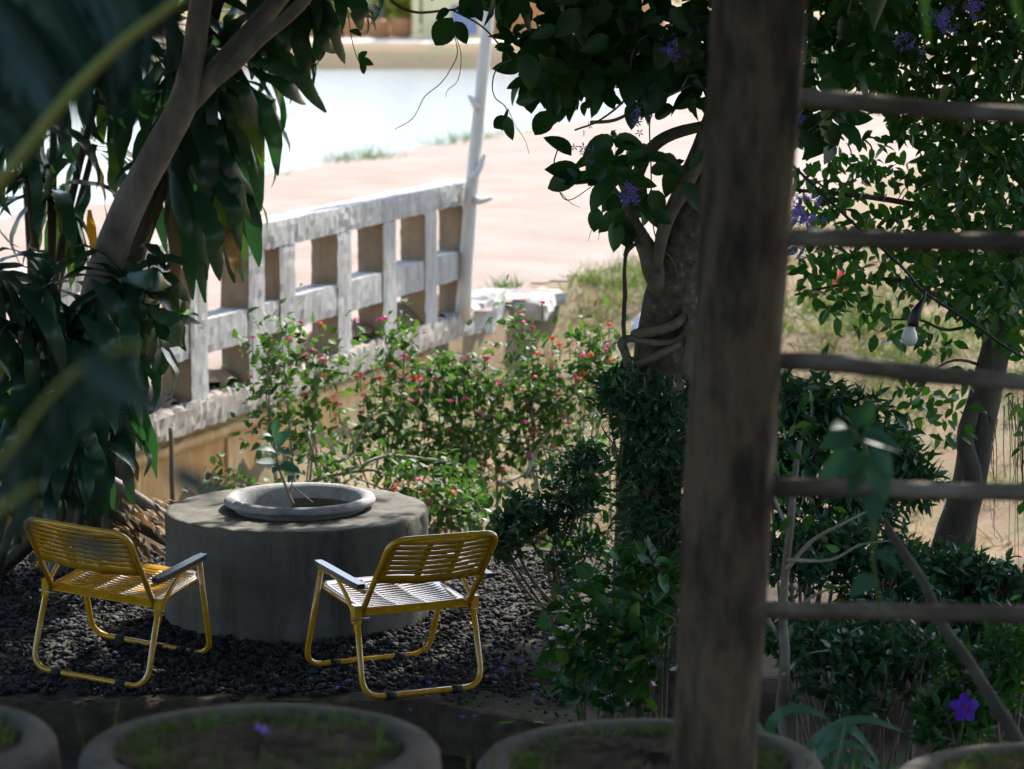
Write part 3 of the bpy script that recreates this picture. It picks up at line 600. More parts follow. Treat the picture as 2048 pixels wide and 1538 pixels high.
# ------------------------------------------------------------------ folding chairs
def rounded(P, r, k=5):
    P = [np.array(p, float) for p in P]; out = [P[0]]
    for i in range(1, len(P) - 1):
        a_ = P[i - 1] - P[i]; b_ = P[i + 1] - P[i]; la, lb = np.linalg.norm(a_), np.linalg.norm(b_); rr = min(r, la * .45, lb * .45)
        p0 = P[i] + a_ / la * rr; p1 = P[i] + b_ / lb * rr
        for j in range(k + 1):
            t = j / k; out.append((1 - t) ** 2 * p0 + 2 * t * (1 - t) * P[i] + t * t * p1)
    out.append(P[-1]); return out
def slotted(xe, ye, hole, f):
    """sheet with rows of slots; xe, ye cell edges, hole(i, j) true for a slot, f(x, y) -> point"""
    V = [f(x, y) for y in ye for x in xe]; nx = len(xe); F = []
    for j in range(len(ye) - 1):
        for i in range(nx - 1):
            if not hole(i, j): F.append((j * nx + i, j * nx + i + 1, (j + 1) * nx + i + 1, (j + 1) * nx + i))
    return V, F
def chair(loc, yaw, tilt, label):
    t = thing('folding_chair', (0, 0, 0), label, 'chair', 'yellow folding chairs by the drum')
    W = 0.262; hz = 0.335; hy = -0.20                      # half width, hinge height and place; local y points where the sitter looks
    def sheet(name, V, F, th=0.004):
        o = build(name, V, F, 'chair_paint', t); md = o.modifiers.new('thickness', 'SOLIDIFY'); md.thickness = th; md.offset = 0
        return o
    rear = rounded([(-W, hy + 0.01, hz + 0.02), (-W - 0.008, hy - 0.10, 0.0), (W + 0.008, hy - 0.10, 0.0), (W, hy + 0.01, hz + 0.02)], 0.085, 7)
    for p_ in rear: p_[2] += 0.017
    rl = build('rear_leg_frame', *tube(rear, 0.0125, 10), 'chair_paint', t)
    front = rounded([(-W - 0.03, 0.09, 0.445), (-W - 0.025, 0.235, 0.0), (W + 0.025, 0.235, 0.0), (W + 0.03, 0.09, 0.445)], 0.085, 7)
    for p_ in front: p_[2] += 0.017
    fl = build('front_leg_frame', *tube(front, 0.0125, 10), 'chair_paint', t)
    for pr, y in ((rl, hy - 0.10), (fl, 0.235)):
        for x in (-0.15, 0.15): build('foot_pad', *tube([(x - 0.022, y, 0.014), (x + 0.022, y, 0.014)], 0.0165, 10), 'rubber', pr)
    by_, bz_ = hy - 0.245, 0.695                            # top of the backrest
    W2 = W - 0.022
    back = rounded([(-W2, hy + 0.02, hz - 0.02), (-W2, by_, bz_), (W2, by_, bz_), (W2, hy + 0.02, hz - 0.02)], 0.07, 8)
    build('backrest_frame', *tube(back, 0.0125, 10), 'chair_paint', t)
    # seat sheet with three columns of slots
    cols = [-0.225, -0.19, -0.075, -0.055, 0.055, 0.075, 0.19, 0.225]
    xe = sorted(set([-0.238] + cols + [0.238])); ye = [-0.212, -0.205, -0.185]; y = -0.165
    rows = []
    for k in range(13): rows.append(y); ye += [y, y + 0.0095]; y += 0.0275
    ye += [y + 0.008, y + 0.022, y + 0.034, y + 0.04]
    ye = sorted(set(np.round(ye, 5))); rs = set(np.round(rows, 5)); yf = ye[-1]
    slotx = {i for i in range(len(xe) - 1) if any(abs(xe[i] - a_) < 1e-6 for a_ in (-0.19, -0.055, 0.075))}
    def sf_(x, y):
        e = max(0, (y - (yf - 0.09)) / 0.09); k = 1 - 0.16 * e ** 2.2
        z = hz + 0.022 + 0.016 * (y + 0.2) / 0.4 - 0.012 * (1 - (x / 0.24) ** 2) * math.sin(math.pi * min(1, max(0, (y + 0.2) / 0.4)))
        if y < -0.2: z -= 0.022
        if y >= yf - 1e-4: z -= 0.024
        return (x * k, y, z)
    seat = sheet('seat', *slotted(xe, ye, lambda i, j: i in slotx and round(ye[j], 5) in rs, sf_))
    for s_ in (-1, 1):
        edge = [sf_(s_ * 0.238, y) for y in np.linspace(-0.2, yf - 0.03, 9)]
        build('seat_edge', *tube([np.array(q) + [s_ * 0.004, 0, -0.008] for q in edge], 0.011, 8), 'chair_paint', seat)
    fe = [sf_(x, yf - 0.012) for x in np.linspace(-0.238, 0.238, 9)]; build('seat_edge', *tube([np.array(q) + [0, 0.006, -0.008] for q in fe], 0.011, 8), 'chair_paint', seat)
    # back sheet
    dv = np.array([0, by_ - hy, bz_ - hz]); ln = np.linalg.norm(dv); dv = dv / ln; nv = np.array([0, dv[2], -dv[1]])
    xe2 = [-0.232, -0.205, -0.085, -0.058, 0.058, 0.085, 0.205, 0.232]; ve = [0.185, 0.192, 0.222]; v_ = 0.236; rw_ = []
    for k in range(7): rw_.append(v_); ve += [v_, v_ + 0.0098]; v_ += 0.0285
    ve += [ln - 0.012, ln]; ve = sorted(set(np.round(ve, 5))); rw_ = set(np.round(rw_, 5))
    sl2 = {i for i in range(7) if xe2[i] in (-0.205, -0.058, 0.085)}
    def bf_(x, v):
        k = 1 - 0.10 * max(0, (v - (ln - 0.06)) / 0.06) ** 2
        return tuple(np.array([x * k, hy, hz]) + dv * v - nv * (0.022 * (1 - (x / 0.235) ** 2)) + (nv * 0.012 if v < 0.188 else 0))
    sheet('backrest', *slotted(xe2, ve, lambda i, j: i in sl2 and round(ve[j], 5) in rw_, bf_))
    for s_ in (-1, 1):
        x = s_ * (W + 0.028)
        am = MB(); yy = np.linspace(-0.29, 0.13, 10); pr = []
        for q in yy:
            hw = 0.021 * (1 if -0.28 < q < 0.12 else 0.8); pr.append((q, hw))
        for (q, hw) in pr:
            z = 0.468 + 0.012 * (q + 0.2)
            am.V += [(x - hw, q, z), (x - hw * 0.9, q, z + 0.02), (x + hw * 0.9, q, z + 0.02), (x + hw, q, z)]
        for k in range(len(pr) - 1):
            for j in range(4): am.F.append((4 * k + j, 4 * k + (j + 1) % 4, 4 * k + 4 + (j + 1) % 4, 4 * k + 4 + j))
        am.F += [(3, 2, 1, 0), tuple(4 * (len(pr) - 1) + j for j in range(4))]
        arm = build('armrest', am.V, am.F, 'arm_black', t, smooth=False)
        xi = s_ * (W + 0.012)
        build('arm_bracket', *tube([(x, 0.11, 0.463), (x, -0.04, 0.458), (x - s_ * 0.02, -0.28, 0.45)], 0.008, 6), 'chair_paint', arm)
        build('strut', *tube([(xi, 0.0, 0.46), (xi, -0.05, 0.44), (xi - s_ * 0.002, -0.175, 0.355), (xi - s_ * 0.002, -0.21, 0.265)], [0.009, 0.010, 0.011, 0.007], 6, 2), 'chair_paint', t)
        build('hinge_plate', *box((s_ * (W + 0.002), hy, hz + 0.005), (0.034, 0.036, 0.075)), 'chair_paint', t, smooth=False)
        build('hinge_bolt', *tube([(s_ * (W - 0.05), hy - 0.012, hz - 0.012), (s_ * (W + 0.03), hy - 0.012, hz - 0.012)], 0.007, 8), 'steel', t)
    t.location = loc; t.rotation_euler = (Matrix.Rotation(yaw, 3, 'Z') @ Matrix.Rotation(tilt[0], 3, 'X') @ Matrix.Rotation(tilt[1], 3, 'Y')).to_euler(); ORG[t.name] = np.array(loc, float)
    return t
chair((-0.50, 12.13, -0.012), R(28), (R(2.6), R(1.2)), 'yellow folding chair standing wholly on the gravel, its pale seat shining, beside a leafy shrub')
chair((-1.635, 12.36, -0.004), R(-22), (R(2.8), R(4.5)), 'yellow folding chair by the strap-leaved plants, rear legs near the earth kerb')

# ------------------------------------------------------------------ ring planters on the terrace
def ring(px, pyb, Yc, rad, label, seed):
    # centre so that its far edge is seen at pyb
    bk_ = at(px, pyb, Yc + rad / K); c = np.array([at(px, 1500, Yc)[0], Yc * K, bk_[2]])
    t = thing('ring_planter', (c[0], c[1], c[2] - 0.52), label, 'planter', 'concrete ring planters on the terrace')
    build('ring', *lathe([(rad, -0.53), (rad + 0.004, -0.1), (rad - 0.004, -0.02), (rad - 0.02, 0.0), (rad - 0.07, 0.002), (rad - 0.082, -0.012), (rad - 0.088, -0.03), (rad - 0.09, -0.3)], c, 64, 0.003), 'ring_concrete', t)
    sv, sf = [], []
    rr = np.linspace(0, rad - 0.085, 9); na = 40
    for r in rr:
        for a_ in np.linspace(0, 6.2832, na, endpoint=False): sv.append((c[0] + r * math.cos(a_), c[1] + r * math.sin(a_), c[2] - 0.018 + 0.02 * math.cos(r / rad * 1.5) + rng.normal(0, 0.006)))
    for k in range(8):
        for j in range(na): sf.append((k * na + j, (k + 1) * na + j, (k + 1) * na + (j + 1) % na, k * na + (j + 1) % na))
    build('soil', sv, sf, 'planter_soil', t)
    g = []
    while len(g) < 150:
        a_ = rng.uniform(0, 6.28); r = (rad - 0.10) * (1 - abs(rng.normal(0, 0.22)))
        if r > 0.05: g.append((c[0] + r * math.cos(a_), c[1] + r * math.sin(a_), c[2] - 0.012))
    tuft(g, 9, 0.012, 0.05, 'grass_green', None, 'moss', t, 0.8, 1.6)
    return c
R1 = ring(520, 1402, 5.25, 0.391, 'concrete ring planter of soil and moss with one fallen purple flower', 1)
R0 = ring(-235, 1392, 5.3, 0.378, 'concrete ring planter cut by the photo edge, left of the flower-strewn one', 2)
R2 = ring(1300, 1432, 5.72, 0.41, 'concrete ring planter of soil just behind the thick wooden post', 3)
R3 = ring(2130, 1480, 5.6, 0.41, 'concrete ring planter beyond the fence, under the violet flower', 4)
def gap_tufts(pts, mt, label, name, hl, npr=26, sp_=0.05, w=1.2):
    P = [at(x, y, Y) for x, y, Y in pts]
    for q in P: q[2] = 0.76
    tuft(P, npr, sp_, hl, mt, label, name, None, 0.35, w)
gap_tufts([(210 + 26 * k, 1500, 5.4 + 0.05 * (k % 3)) for k in range(-2, 4)], 'grass_green', 'blurred grass growing between the two left ring planters', 'grass_clump', 0.44)
gap_tufts([(925 + 24 * k, 1500, 5.4 + 0.05 * (k % 3)) for k in range(0, 4)], 'grass_green', 'blurred grass growing between the ring planters in front of the chairs', 'grass_clump', 0.42)
gap_tufts([(1530 + 32 * k, 1500, 5.6 + 0.09 * (k % 3)) for k in range(0, 8)], 'leaf_shrub', 'blurred green grass growing behind the lowest fence rail', 'grass_clump', 0.33, 26, 0.07, 2.4)

# ------------------------------------------------------------------ pole fence
FY = 5.15
fe = thing('pole_fence', at(1390, 2285, FY), 'ladder-like fence of a thick dark wooden post with thin round rails', 'fence')
def fpost(pts, rad, seed):
    """weathered log: shallow flats, long drying cracks and knots"""
    V, F = tube([at(x, y, FY) for x, y in pts], rad, 44, 8, 0.008); V = np.array(V); r_ = np.random.default_rng(seed); n_ = len(V) // 44; ctr = V.reshape(n_, 44, 3).mean(1)
    cr = [(r_.uniform(0, 6.28), r_.uniform(0, 0.6), r_.uniform(0.25, 0.9), r_.uniform(0.05, 0.11)) for _ in range(11)]; kn = [(r_.uniform(0, 6.28), r_.uniform(0, 1)) for _ in range(9)]
    for i in range(n_):
        h = i / (n_ - 1)
        for j in range(44):
            a_ = 2 * math.pi * j / 44; k = 1 + 0.03 * math.sin(3 * a_ + 4 * h) + 0.02 * math.sin(7 * a_ - 9 * h)
            for (ca, h0, ln_, dp) in cr:
                da = (a_ - ca - 0.25 * math.sin(7 * h + ca) + math.pi) % (2 * math.pi) - math.pi
                if h0 < h < h0 + ln_: k -= dp * math.exp(-(da / 0.085) ** 2) * math.sin(math.pi * (h - h0) / ln_) ** 0.5
            for (ka, kh) in kn:
                da = (a_ - ka + math.pi) % (2 * math.pi) - math.pi; k += 0.07 * math.exp(-(da / 0.3) ** 2 - ((h - kh) / 0.014) ** 2)
            V[i * 44 + j] = ctr[i] + (V[i * 44 + j] - ctr[i]) * k
    return V, F
build('post', *fpost([(1380, 2290), (1418, 1700), (1430, 1480), (1444, 1250), (1455, 1000), (1474, 700), (1494, 400), (1508, 150), (1518, -50), (1530, -400), (1535, -700)], [0.093, 0.092, 0.089, 0.09, 0.094, 0.091, 0.094, 0.097, 0.097, 0.094, 0.09], 1), 'post_wood', fe)
build('post', *fpost([(2320, 2290), (2340, 1400), (2352, 800), (2365, 200), (2372, -400)], [0.075, 0.078, 0.076, 0.078, 0.075], 2), 'post_wood', fe)
for pts in ([(1575, 196), (1700, 203), (1900, 222), (2090, 232), (2370, 250)], [(1560, 476), (1700, 478), (1900, 483), (2090, 484), (2370, 492)], [(1540, 722), (1680, 727), (1850, 748), (2090, 768), (2365, 790)], [(1520, 975), (1700, 975), (1900, 982), (2090, 985), (2350, 995)], [(1490, 1222), (1700, 1222), (1900, 1226), (2090, 1230), (2345, 1240)]):
    Yr = FY + 0.03
    build('rail', *tube([at(x, y, Yr) for x, y in pts], [0.0195 + rng.uniform(-.0015, .0015) for _ in pts], 12, 5, 0.05), 'rail_wood', fe)
# ------------------------------------------------------------------ strap-leaved plants on the left
def strap(parent, hub, az, el0, bend, L, W, mt='leaf_strap', name='leaf', twist=0.0, ragged=0.25):
    n_ = 12; p_ = np.array(hub, float); el = el0; V, F = [], []
    hd = np.array([math.sin(az), math.cos(az), 0]); side0 = np.array([math.cos(az), -math.sin(az), 0])
    ph = rng.uniform(0, 6.28); wav = rng.uniform(0.5, 1.0)
    for i in range(n_ + 1):
        t = i / n_
        d = hd * math.cos(el) + np.array([0, 0, math.sin(el)]); nn_ = -hd * math.sin(el) + np.array([0, 0, math.cos(el)])
        w = W / 2 * (0.35 + 0.65 * min(1, t / 0.35)) * (1 if t < 0.55 else max(0.03, math.cos((t - 0.55) / 0.45 * math.pi / 2)) ** 0.8)
        tw = twist * t + 0.25 * math.sin(4 * t + ph); sd_ = side0 * math.cos(tw) + nn_ * math.sin(tw); n2 = -side0 * math.sin(tw) + nn_ * math.cos(tw)
        wl_ = w * (1 + ragged * 0.3 * math.sin(17 * t + ph)); wr_ = w * (1 + ragged * 0.3 * math.sin(13 * t + ph * 2)); up = 0.22
        V += [p_ - sd_ * wl_ + n2 * up * w + n2 * 0.006 * math.sin(20 * t + ph) * wav, p_, p_ + sd_ * wr_ + n2 * up * w + n2 * 0.006 * math.cos(18 * t + ph) * wav]
        p_ = p_ + d * L / n_; el -= bend / n_ * (0.6 + 0.9 * t)
    for i in range(n_):
        a_ = 3 * i; F += [(a_, a_ + 1, a_ + 4, a_ + 3), (a_ + 1, a_ + 2, a_ + 5, a_ + 4)]
    return build(name, V, F, mt, parent)
def dracaena(base, hubs, label, via=(), group='strap-leaved plants by the left tree'):
    t = thing('strap_leaf_plant', base, label, 'plant', group)
    base = np.array(base)
    for (px, py, Y, k, LL) in hubs:
        hb = at(px, py, Y); mids = [at(x + rng.normal(0, 12), y, Y + 0.05) for x, y in via] or [base * 0.45 + hb * 0.55 + rng.normal(0, 0.06, 3) * [1, 1, 0]]
        build('cane', *tube([base + rng.normal(0, 0.05, 3) * [1, 1, 0]] + mids + [hb + [0, 0, 0.03]], (0.028, 0.016), 8, 4, 0.05), 'bark_dark', t)
        for q in range(k):
            f_ = q / k
            strap(t, hb + np.array([0, 0, 0.07 * f_]) + rng.normal(0, 0.008, 3), rng.uniform(0, 6.28), R(-40 + 100 * f_ + rng.normal(0, 8)), R(rng.uniform(80, 130)) * (1.1 - 0.35 * f_), LL * rng.uniform(0.75, 1.1) * (1 - 0.25 * f_), rng.uniform(0.06, 0.095), twist=rng.normal(0, 0.5))
        for q in range(int(rng.random() < 0.5)):
            strap(t, hb - np.array([0, 0, 0.04]), rng.uniform(0, 6.28), R(-55), R(30), LL * 0.7, 0.04, 'leaf_dead', 'dead_leaf', rng.normal(0, 1))
    return t
g0 = lambda x, y: (x, y, float(hgt(x, y)))
gd = lambda x, y: g0(x, y * K)
d1 = dracaena(gd(-2.05, 12.35), [(452, 118, 12.3, 26, 0.62), (405, 210, 12.35, 20, 0.60), (390, 330, 12.4, 18, 0.58), (500, 60, 12.4, 18, 0.55), (350, 60, 12.5, 16, 0.6)], 'tall strap-leaved plant whose long leaves hang over the balustrade, right of the forked trunk', [(235, 640), (300, 400), (365, 250)])
d2 = dracaena(gd(-2.0, 12.4), [(610, -30, 12.35, 22, 0.50), (560, -70, 12.3, 16, 0.50), (690, -60, 12.45, 12, 0.42)], 'strap-leaved plant with dark leaf tips hanging high before the water', [(240, 640), (310, 380), (400, 100), (470, -40)])
d3 = dracaena(gd(-2.45, 12.6), [(110, 130, 12.4, 20, 0.65), (40, 250, 12.3, 20, 0.62), (215, 120, 12.6, 18, 0.6), (100, 400, 12.45, 18, 0.55), (190, 300, 12.7, 10, 0.5), (20, 50, 12.6, 16, 0.6)], 'strap-leaved plant behind the palm stalk, bright water showing through')
d4 = dracaena(gd(-2.05, 11.75), [(255, 590, 11.7, 20, 0.48), (215, 700, 11.6, 20, 0.45), (290, 690, 11.75, 14, 0.36), (330, 560, 11.9, 12, 0.40)], 'bushy strap-leaved plant at the foot of the forked tree')
d5 = dracaena(gd(-2.5, 11.6), [(95, 590, 11.7, 20, 0.5), (40, 700, 11.5, 20, 0.5), (130, 790, 11.45, 20, 0.48), (50, 880, 11.4, 18, 0.48), (165, 900, 11.35, 18, 0.42), (90, 960, 11.3, 14, 0.4), (240, 860, 11.5, 10, 0.34), (-20, 560, 11.6, 16, 0.5)], 'dense dark strap-leaved plant behind the back of the kerbside yellow chair')
strap(d1, at(178, 420, 12.35), 0.4, R(-80), R(8), 0.24, 0.05, 'leaf_yellow', 'yellow_leaf')
strap(d4, at(318, 625, 11.6), 1.75, R(5), R(25), 0.20, 0.075, 'leaf_blade', 'leaf')
def drape(parent, pts, Y, w, mt='leaf_strap', name='leaf', ragged=0.3):
    """one long leaf hanging through the given photo pixels"""
    P = catmull([at(x, y, Y - 0.12 * math.sin(math.pi * q / (len(pts) - 1))) for q, (x, y) in enumerate(pts)], 6); V, F = [], []; n_ = len(P); ph = rng.uniform(0, 6.28); tw0 = rng.normal(0, 0.5); ro = rng.uniform(0, 6.28, 3)
    for i, q in enumerate(P):
        t = i / (n_ - 1); ww = w / 2 * min(1, 0.3 + t / 0.3) * (1 if t < 0.6 else max(0.04, math.cos((t - 0.6) / 0.4 * math.pi / 2)) ** 0.7)
        T = P[min(i + 1, n_ - 1)] - P[max(i - 1, 0)]; T /= np.linalg.norm(T); sd_ = np.cross(T, [math.sin(tw0 + 0.6 * t), -1, 0.3]); sd_ /= np.linalg.norm(sd_); nn_ = np.cross(sd_, T)
        wl_ = ww * (1 + ragged * 0.35 * math.sin(19 * t + ro[0])); wr_ = ww * (1 + ragged * 0.35 * math.sin(15 * t + ro[1]))
        V += [q - sd_ * wl_ - nn_ * (0.3 * ww + 0.006 * math.sin(16 * t + ph)), q, q + sd_ * wr_ - nn_ * (0.3 * ww + 0.006 * math.sin(14 * t + ro[2]))]
    for i in range(n_ - 1): F += [(3 * i, 3 * i + 1, 3 * i + 4, 3 * i + 3), (3 * i + 1, 3 * i + 2, 3 * i + 5, 3 * i + 4)]
    return build(name, V, F, mt, parent)
for pts in ([(400, 250), (455, 325), (509, 392)], [(430, 180), (500, 255), (522, 345)], [(470, 160), (535, 235), (556, 352)], [(490, 170), (538, 205), (561, 258)], [(500, 118), (590, 148), (652, 225)], [(505, 135), (570, 165), (612, 208)], [(400, 300), (468, 365), (501, 442)], [(380, 330), (447, 425), (472, 548)], [(360, 330), (398, 470), (412, 606)], [(340, 340), (368, 470), (385, 600)], [(395, 380), (430, 470), (440, 562)], [(420, 330), (466, 418), (481, 502)], [(410, 180), (470, 240), (492, 330)], [(400, 200), (440, 280), (455, 400)], [(380, 260), (410, 360), (425, 470)], [(430, 150), (490, 180), (530, 280)], [(360, 300), (350, 400), (345, 500)], [(385, 220), (420, 330), (405, 450)]):
    drape(d1, pts, 12.15 + rng.normal(0, 0.08), rng.uniform(0.075, 0.105))
for _ in range(34):
    x, y = rng.uniform(335, 470), rng.uniform(150, 400); L_ = rng.uniform(170, 270); dx = rng.uniform(-0.05, 0.4) * L_
    if y + L_ < 600 - 0.4 * (x - 335): drape(d1, [(x, y), (x + dx * 0.65, y + L_ * 0.45), (x + dx, y + L_)], 12.4 + rng.uniform(-0.1, 0.3), rng.uniform(0.065, 0.10))
for pts in ([(345, 400), (352, 520), (350, 622)], [(430, 440), (465, 500), (472, 550)]): drape(d1, pts, 12.0, 0.06, 'leaf_dead', 'dead_leaf')
for pts in ([(618, 10), (600, 80), (614, 145)], [(600, 0), (606, 90), (618, 192)], [(640, -10), (668, 50), (690, 128)], [(630, 0), (648, 70), (676, 105)], [(650, -20), (710, 0), (760, 20)], [(650, -25), (700, -10), (745, 35)], [(560, 0), (560, 70), (548, 130)], [(580, 0), (575, 60), (580, 105)], [(540, 20), (520, 100), (505, 160)], [(690, -30), (720, 20), (722, 60)]):
    drape(d2, pts, 12.25 + rng.normal(0, 0.06), rng.uniform(0.07, 0.10))
for _ in range(44):
    x, y = rng.uniform(-10, 320), rng.uniform(60, 380); L_ = rng.uniform(140, 230); dx = rng.uniform(-0.25, 0.35) * L_
    if not (90 < x < 260 and 210 < y + L_ / 2 < 430) or rng.random() < 0.3: drape(d3, [(x, y), (x + dx * 0.65, y + L_ * 0.45), (x + dx, y + L_)], 12.6 + rng.uniform(-0.2, 0.3), rng.uniform(0.065, 0.10))
for _ in range(70):
    x, y = rng.uniform(-20, 250), rng.uniform(560, 900); L_ = rng.uniform(130, 230); dx = rng.uniform(0.0, 0.6) * L_
    if x + dx < 330 and y + L_ < 1060: drape(d5, [(x, y), (x + dx * 0.65, y + L_ * 0.4), (x + dx, y + L_)], 11.45 + rng.uniform(-0.15, 0.3), rng.uniform(0.06, 0.095))
for _ in range(16):
    x, y = rng.uniform(200, 300), rng.uniform(540, 660); L_ = rng.uniform(80, 130); an = rng.uniform(0.1, 1.2)
    drape(d4, [(x, y), (x + L_ * 0.6 * math.cos(an * 0.6), y + L_ * 0.4 * math.sin(an)), (x + L_ * math.cos(an), y + L_ * math.sin(an))], 11.6 + rng.uniform(-0.1, 0.2), rng.uniform(0.06, 0.09))
# dry leaf sheaths and logs at its foot
lg = build('fallen_log', *tube([at(120, 905, 11.75), at(205, 955, 11.8), at(262, 992, 11.85), at(338, 1040, 11.9), at(420, 1090, 12.0)], [0.032, 0.036, 0.038, 0.036, 0.03], 10, 4, 0.06), 'bark_grey', base=at(338, 1040, 11.9)); tag(lg, 'bare grey log leaning behind the left side of the drum', 'log')
lg = build('fallen_log', *tube([at(215, 1025, 11.5), at(280, 1052, 11.6), at(345, 1085, 11.7), at(430, 1110, 11.9)], [0.025, 0.03, 0.03, 0.026], 10, 4, 0.06), 'bark_dark', base=at(345, 1085, 11.7)); tag(lg, 'darker lower log lying between the chair back and the drum', 'log')
lt = thing('dry_leaf_heap', at(290, 1060, 11.55), 'heap of brown dry strap leaves between the logs and the chair', 'leaf heap')
for k in range(26):
    strap(lt, at(rng.uniform(225, 330), rng.uniform(985, 1075), rng.uniform(11.45, 11.75)), rng.uniform(0.5, 2.6), R(rng.uniform(-50, 0)), R(20), rng.uniform(0.15, 0.3), rng.uniform(0.02, 0.045), 'leaf_dead', 'dry_leaf', rng.normal(0, 1))

# ------------------------------------------------------------------ crowns overhead
def crown(parent, boxes, n_, mt, size, kind='crown', fol='crown'):
    P = []
    for (c, r, w) in boxes:
        k = int(n_ * w); c = np.array(c) * [1, K, 1]; cl = rng.normal(0, 0.46, (max(6, k // 50), 3)) * np.array(r) + c
        q = cl[rng.integers(0, len(cl), k)] + rng.normal(0, 0.16, (k, 3)); P.append(q)
    P = np.concatenate(P)
    x, y, d = px_of(P.T)
    vis = (d > 0.2) & (x > -30) & (x < 2078) & (y > -14) & (y < 1560)
    P = P[~vis & (P[:, 2] > 1.5) & (np.linalg.norm(P - [0, 0, H], axis=1) > 1.6)]
    k = len(P); D = rdir(k) * [1, 1, 0.6] + [0, 0, -0.35]
    return leaves(parent, P, D, upish(k, 0.5), rng.uniform(size * 0.7, size * 1.25, k), kind, mt, 0, fol=fol)

lt_ = thing('forked_tree', g0(*at(175, 600, 11.9)[:2]), 'grey-barked leaning tree forking high among the strap leaves', 'tree')
b0 = np.array(lt_.location)
TR = build('trunk', *tube([b0 + [-0.12, 0, -0.05], at(165, 760, 11.85), at(205, 560, 11.8), at(250, 430, 11.75), at(312, 310, 11.72), at(362, 215, 11.7), at(385, 120, 11.7), at(402, 0, 11.7), at(425, -200, 11.65), at(440, -500, 11.6)], [0.108, 0.092, 0.084, 0.078, 0.073, 0.068, 0.056, 0.053, 0.046, 0.033], 14, 4, 0.03), 'bark_grey', lt_)
build('branch', *tube([at(350, 225, 11.7), at(395, 190, 11.72), at(450, 120, 11.75), at(522, 40, 11.8), at(620, -80, 11.9), at(760, -260, 12.0)], [0.055, 0.05, 0.05, 0.047, 0.04, 0.025], 12, 4, 0.03), 'bark_grey', lt_)
build('branch', *tube([at(402, 185, 11.74), at(470, 128, 11.7), at(520, 78, 11.66), at(600, 10, 11.6), at(700, -120, 11.5)], [0.03, 0.034, 0.032, 0.028, 0.018], 10, 4, 0.03), 'bark_grey', lt_)
crown(lt_, [((-1.9, 10.4, 4.4), (2.4, 2.8, 1.0), 0.65), ((-2.0, 12.6, 4.0), (2.2, 1.4, 0.6), 0.5)], 34000, 'leaf_vine', 0.16)  # second box added above the view to block sun on chairs and gravel

# ------------------------------------------------------------------ tree under the flowering vine
vt = thing('vine_tree', g0(*at(1335, 700, 9.6)[:2]), 'lichen-spotted tree trunk with a climber wound round it, behind the wooden post', 'tree')
b0 = np.array(vt.location); VY = 9.6
build('trunk', *tube([b0 + [0, 0, -0.05], at(1300, 1150, VY), at(1295, 900, VY), at(1318, 740, VY), at(1330, 640, VY), at(1348, 560, VY), at(1362, 480, VY), at(1385, 400, VY), at(1420, 300, VY), at(1470, 150, VY), at(1520, -60, VY), at(1560, -300, VY)], [0.15, 0.13, 0.11, 0.105, 0.10, 0.098, 0.10, 0.085, 0.07, 0.06, 0.055, 0.045], 16, 4, 0.035), 'bark_lichen', vt)
build('branch', *tube([at(1330, 610, VY - .03), at(1308, 545, VY - .06), at(1295, 500, VY - .06), at(1272, 455, VY - .05), at(1255, 410, VY), at(1275, 350, VY), at(1300, 300, VY + .05), at(1345, 268, VY + .1), at(1440, 245, VY + .2)], [0.03, 0.045, 0.04, 0.028, 0.024, 0.024, 0.024, 0.024, 0.022], 10, 4, 0.04), 'bark_vine', vt)
build('branch', *tube([at(1312, 545, VY - .09), at(1330, 450, VY - .1), at(1372, 370, VY - .1), at(1415, 280, VY - .08), at(1450, 160, VY)], [0.02, 0.026, 0.028, 0.026, 0.02], 10, 4, 0.04), 'bark_vine', vt)
crown(vt, [((1.5, 9.5, 4.2), (1.8, 2.4, 0.9), 0.4), ((2.8, 11.4, 4.3), (2.2, 1.8, 1.0), 0.35), ((0.9, 12.3, 3.9), (2.4, 1.5, 0.6), 0.4), ((0.5, 7.8, 4.1), (2.8, 1.3, 0.6), 0.18)], 30000, 'leaf_vine', 0.17)  # last two boxes added out of view to keep sun off the foreground

vi = thing('flowering_vine', g0(*at(1240, 900, 9.5)[:2]), 'large-leaved climber with purple star flowers hanging from the tree behind the post', 'vine', None)
b0 = np.array(vi.location); Q = VY - 0.13
build('stem', *tube([b0, at(1245, 1000, Q), at(1256, 760, Q), at(1252, 710, Q), at(1243, 685, Q), at(1262, 677, Q), at(1300, 685, Q - .02), at(1345, 684, Q), at(1368, 668, Q + .03), at(1372, 640, Q + .1), at(1350, 622, Q + .22)], [0.02, 0.018, 0.017, 0.018, 0.018, 0.014, 0.013, 0.013, 0.013, 0.012, 0.01], 10, 4, 0.04), 'bark_vine', vi)
build('stem', *tube([at(1271, 673, Q + .1), at(1272, 668, Q), at(1300, 664, Q - .02), at(1340, 654, Q - .02), at(1370, 634, Q + .02), at(1386, 612, Q + .1)], [0.018, 0.02, 0.02, 0.018, 0.02, 0.02], 10, 4, 0.04), 'bark_vine', vi)
build('stem', *tube([at(1264, 733, Q + .1), at(1280, 728, Q), at(1320, 708, Q - .03), at(1360, 688, Q), at(1375, 670, Q + .06), at(1372, 655, Q + .16)], [0.012, 0.014, 0.015, 0.015, 0.014, 0.012], 10, 4, 0.04), 'bark_vine', vi)
build('stem', *tube([at(1385, 760, Q), at(1372, 740, Q), at(1382, 690, Q), at(1388, 640, Q), at(1372, 615, Q + .05)], [0.025, 0.026, 0.026, 0.024, 0.02], 10, 4, 0.05), 'bark_vine', vi)
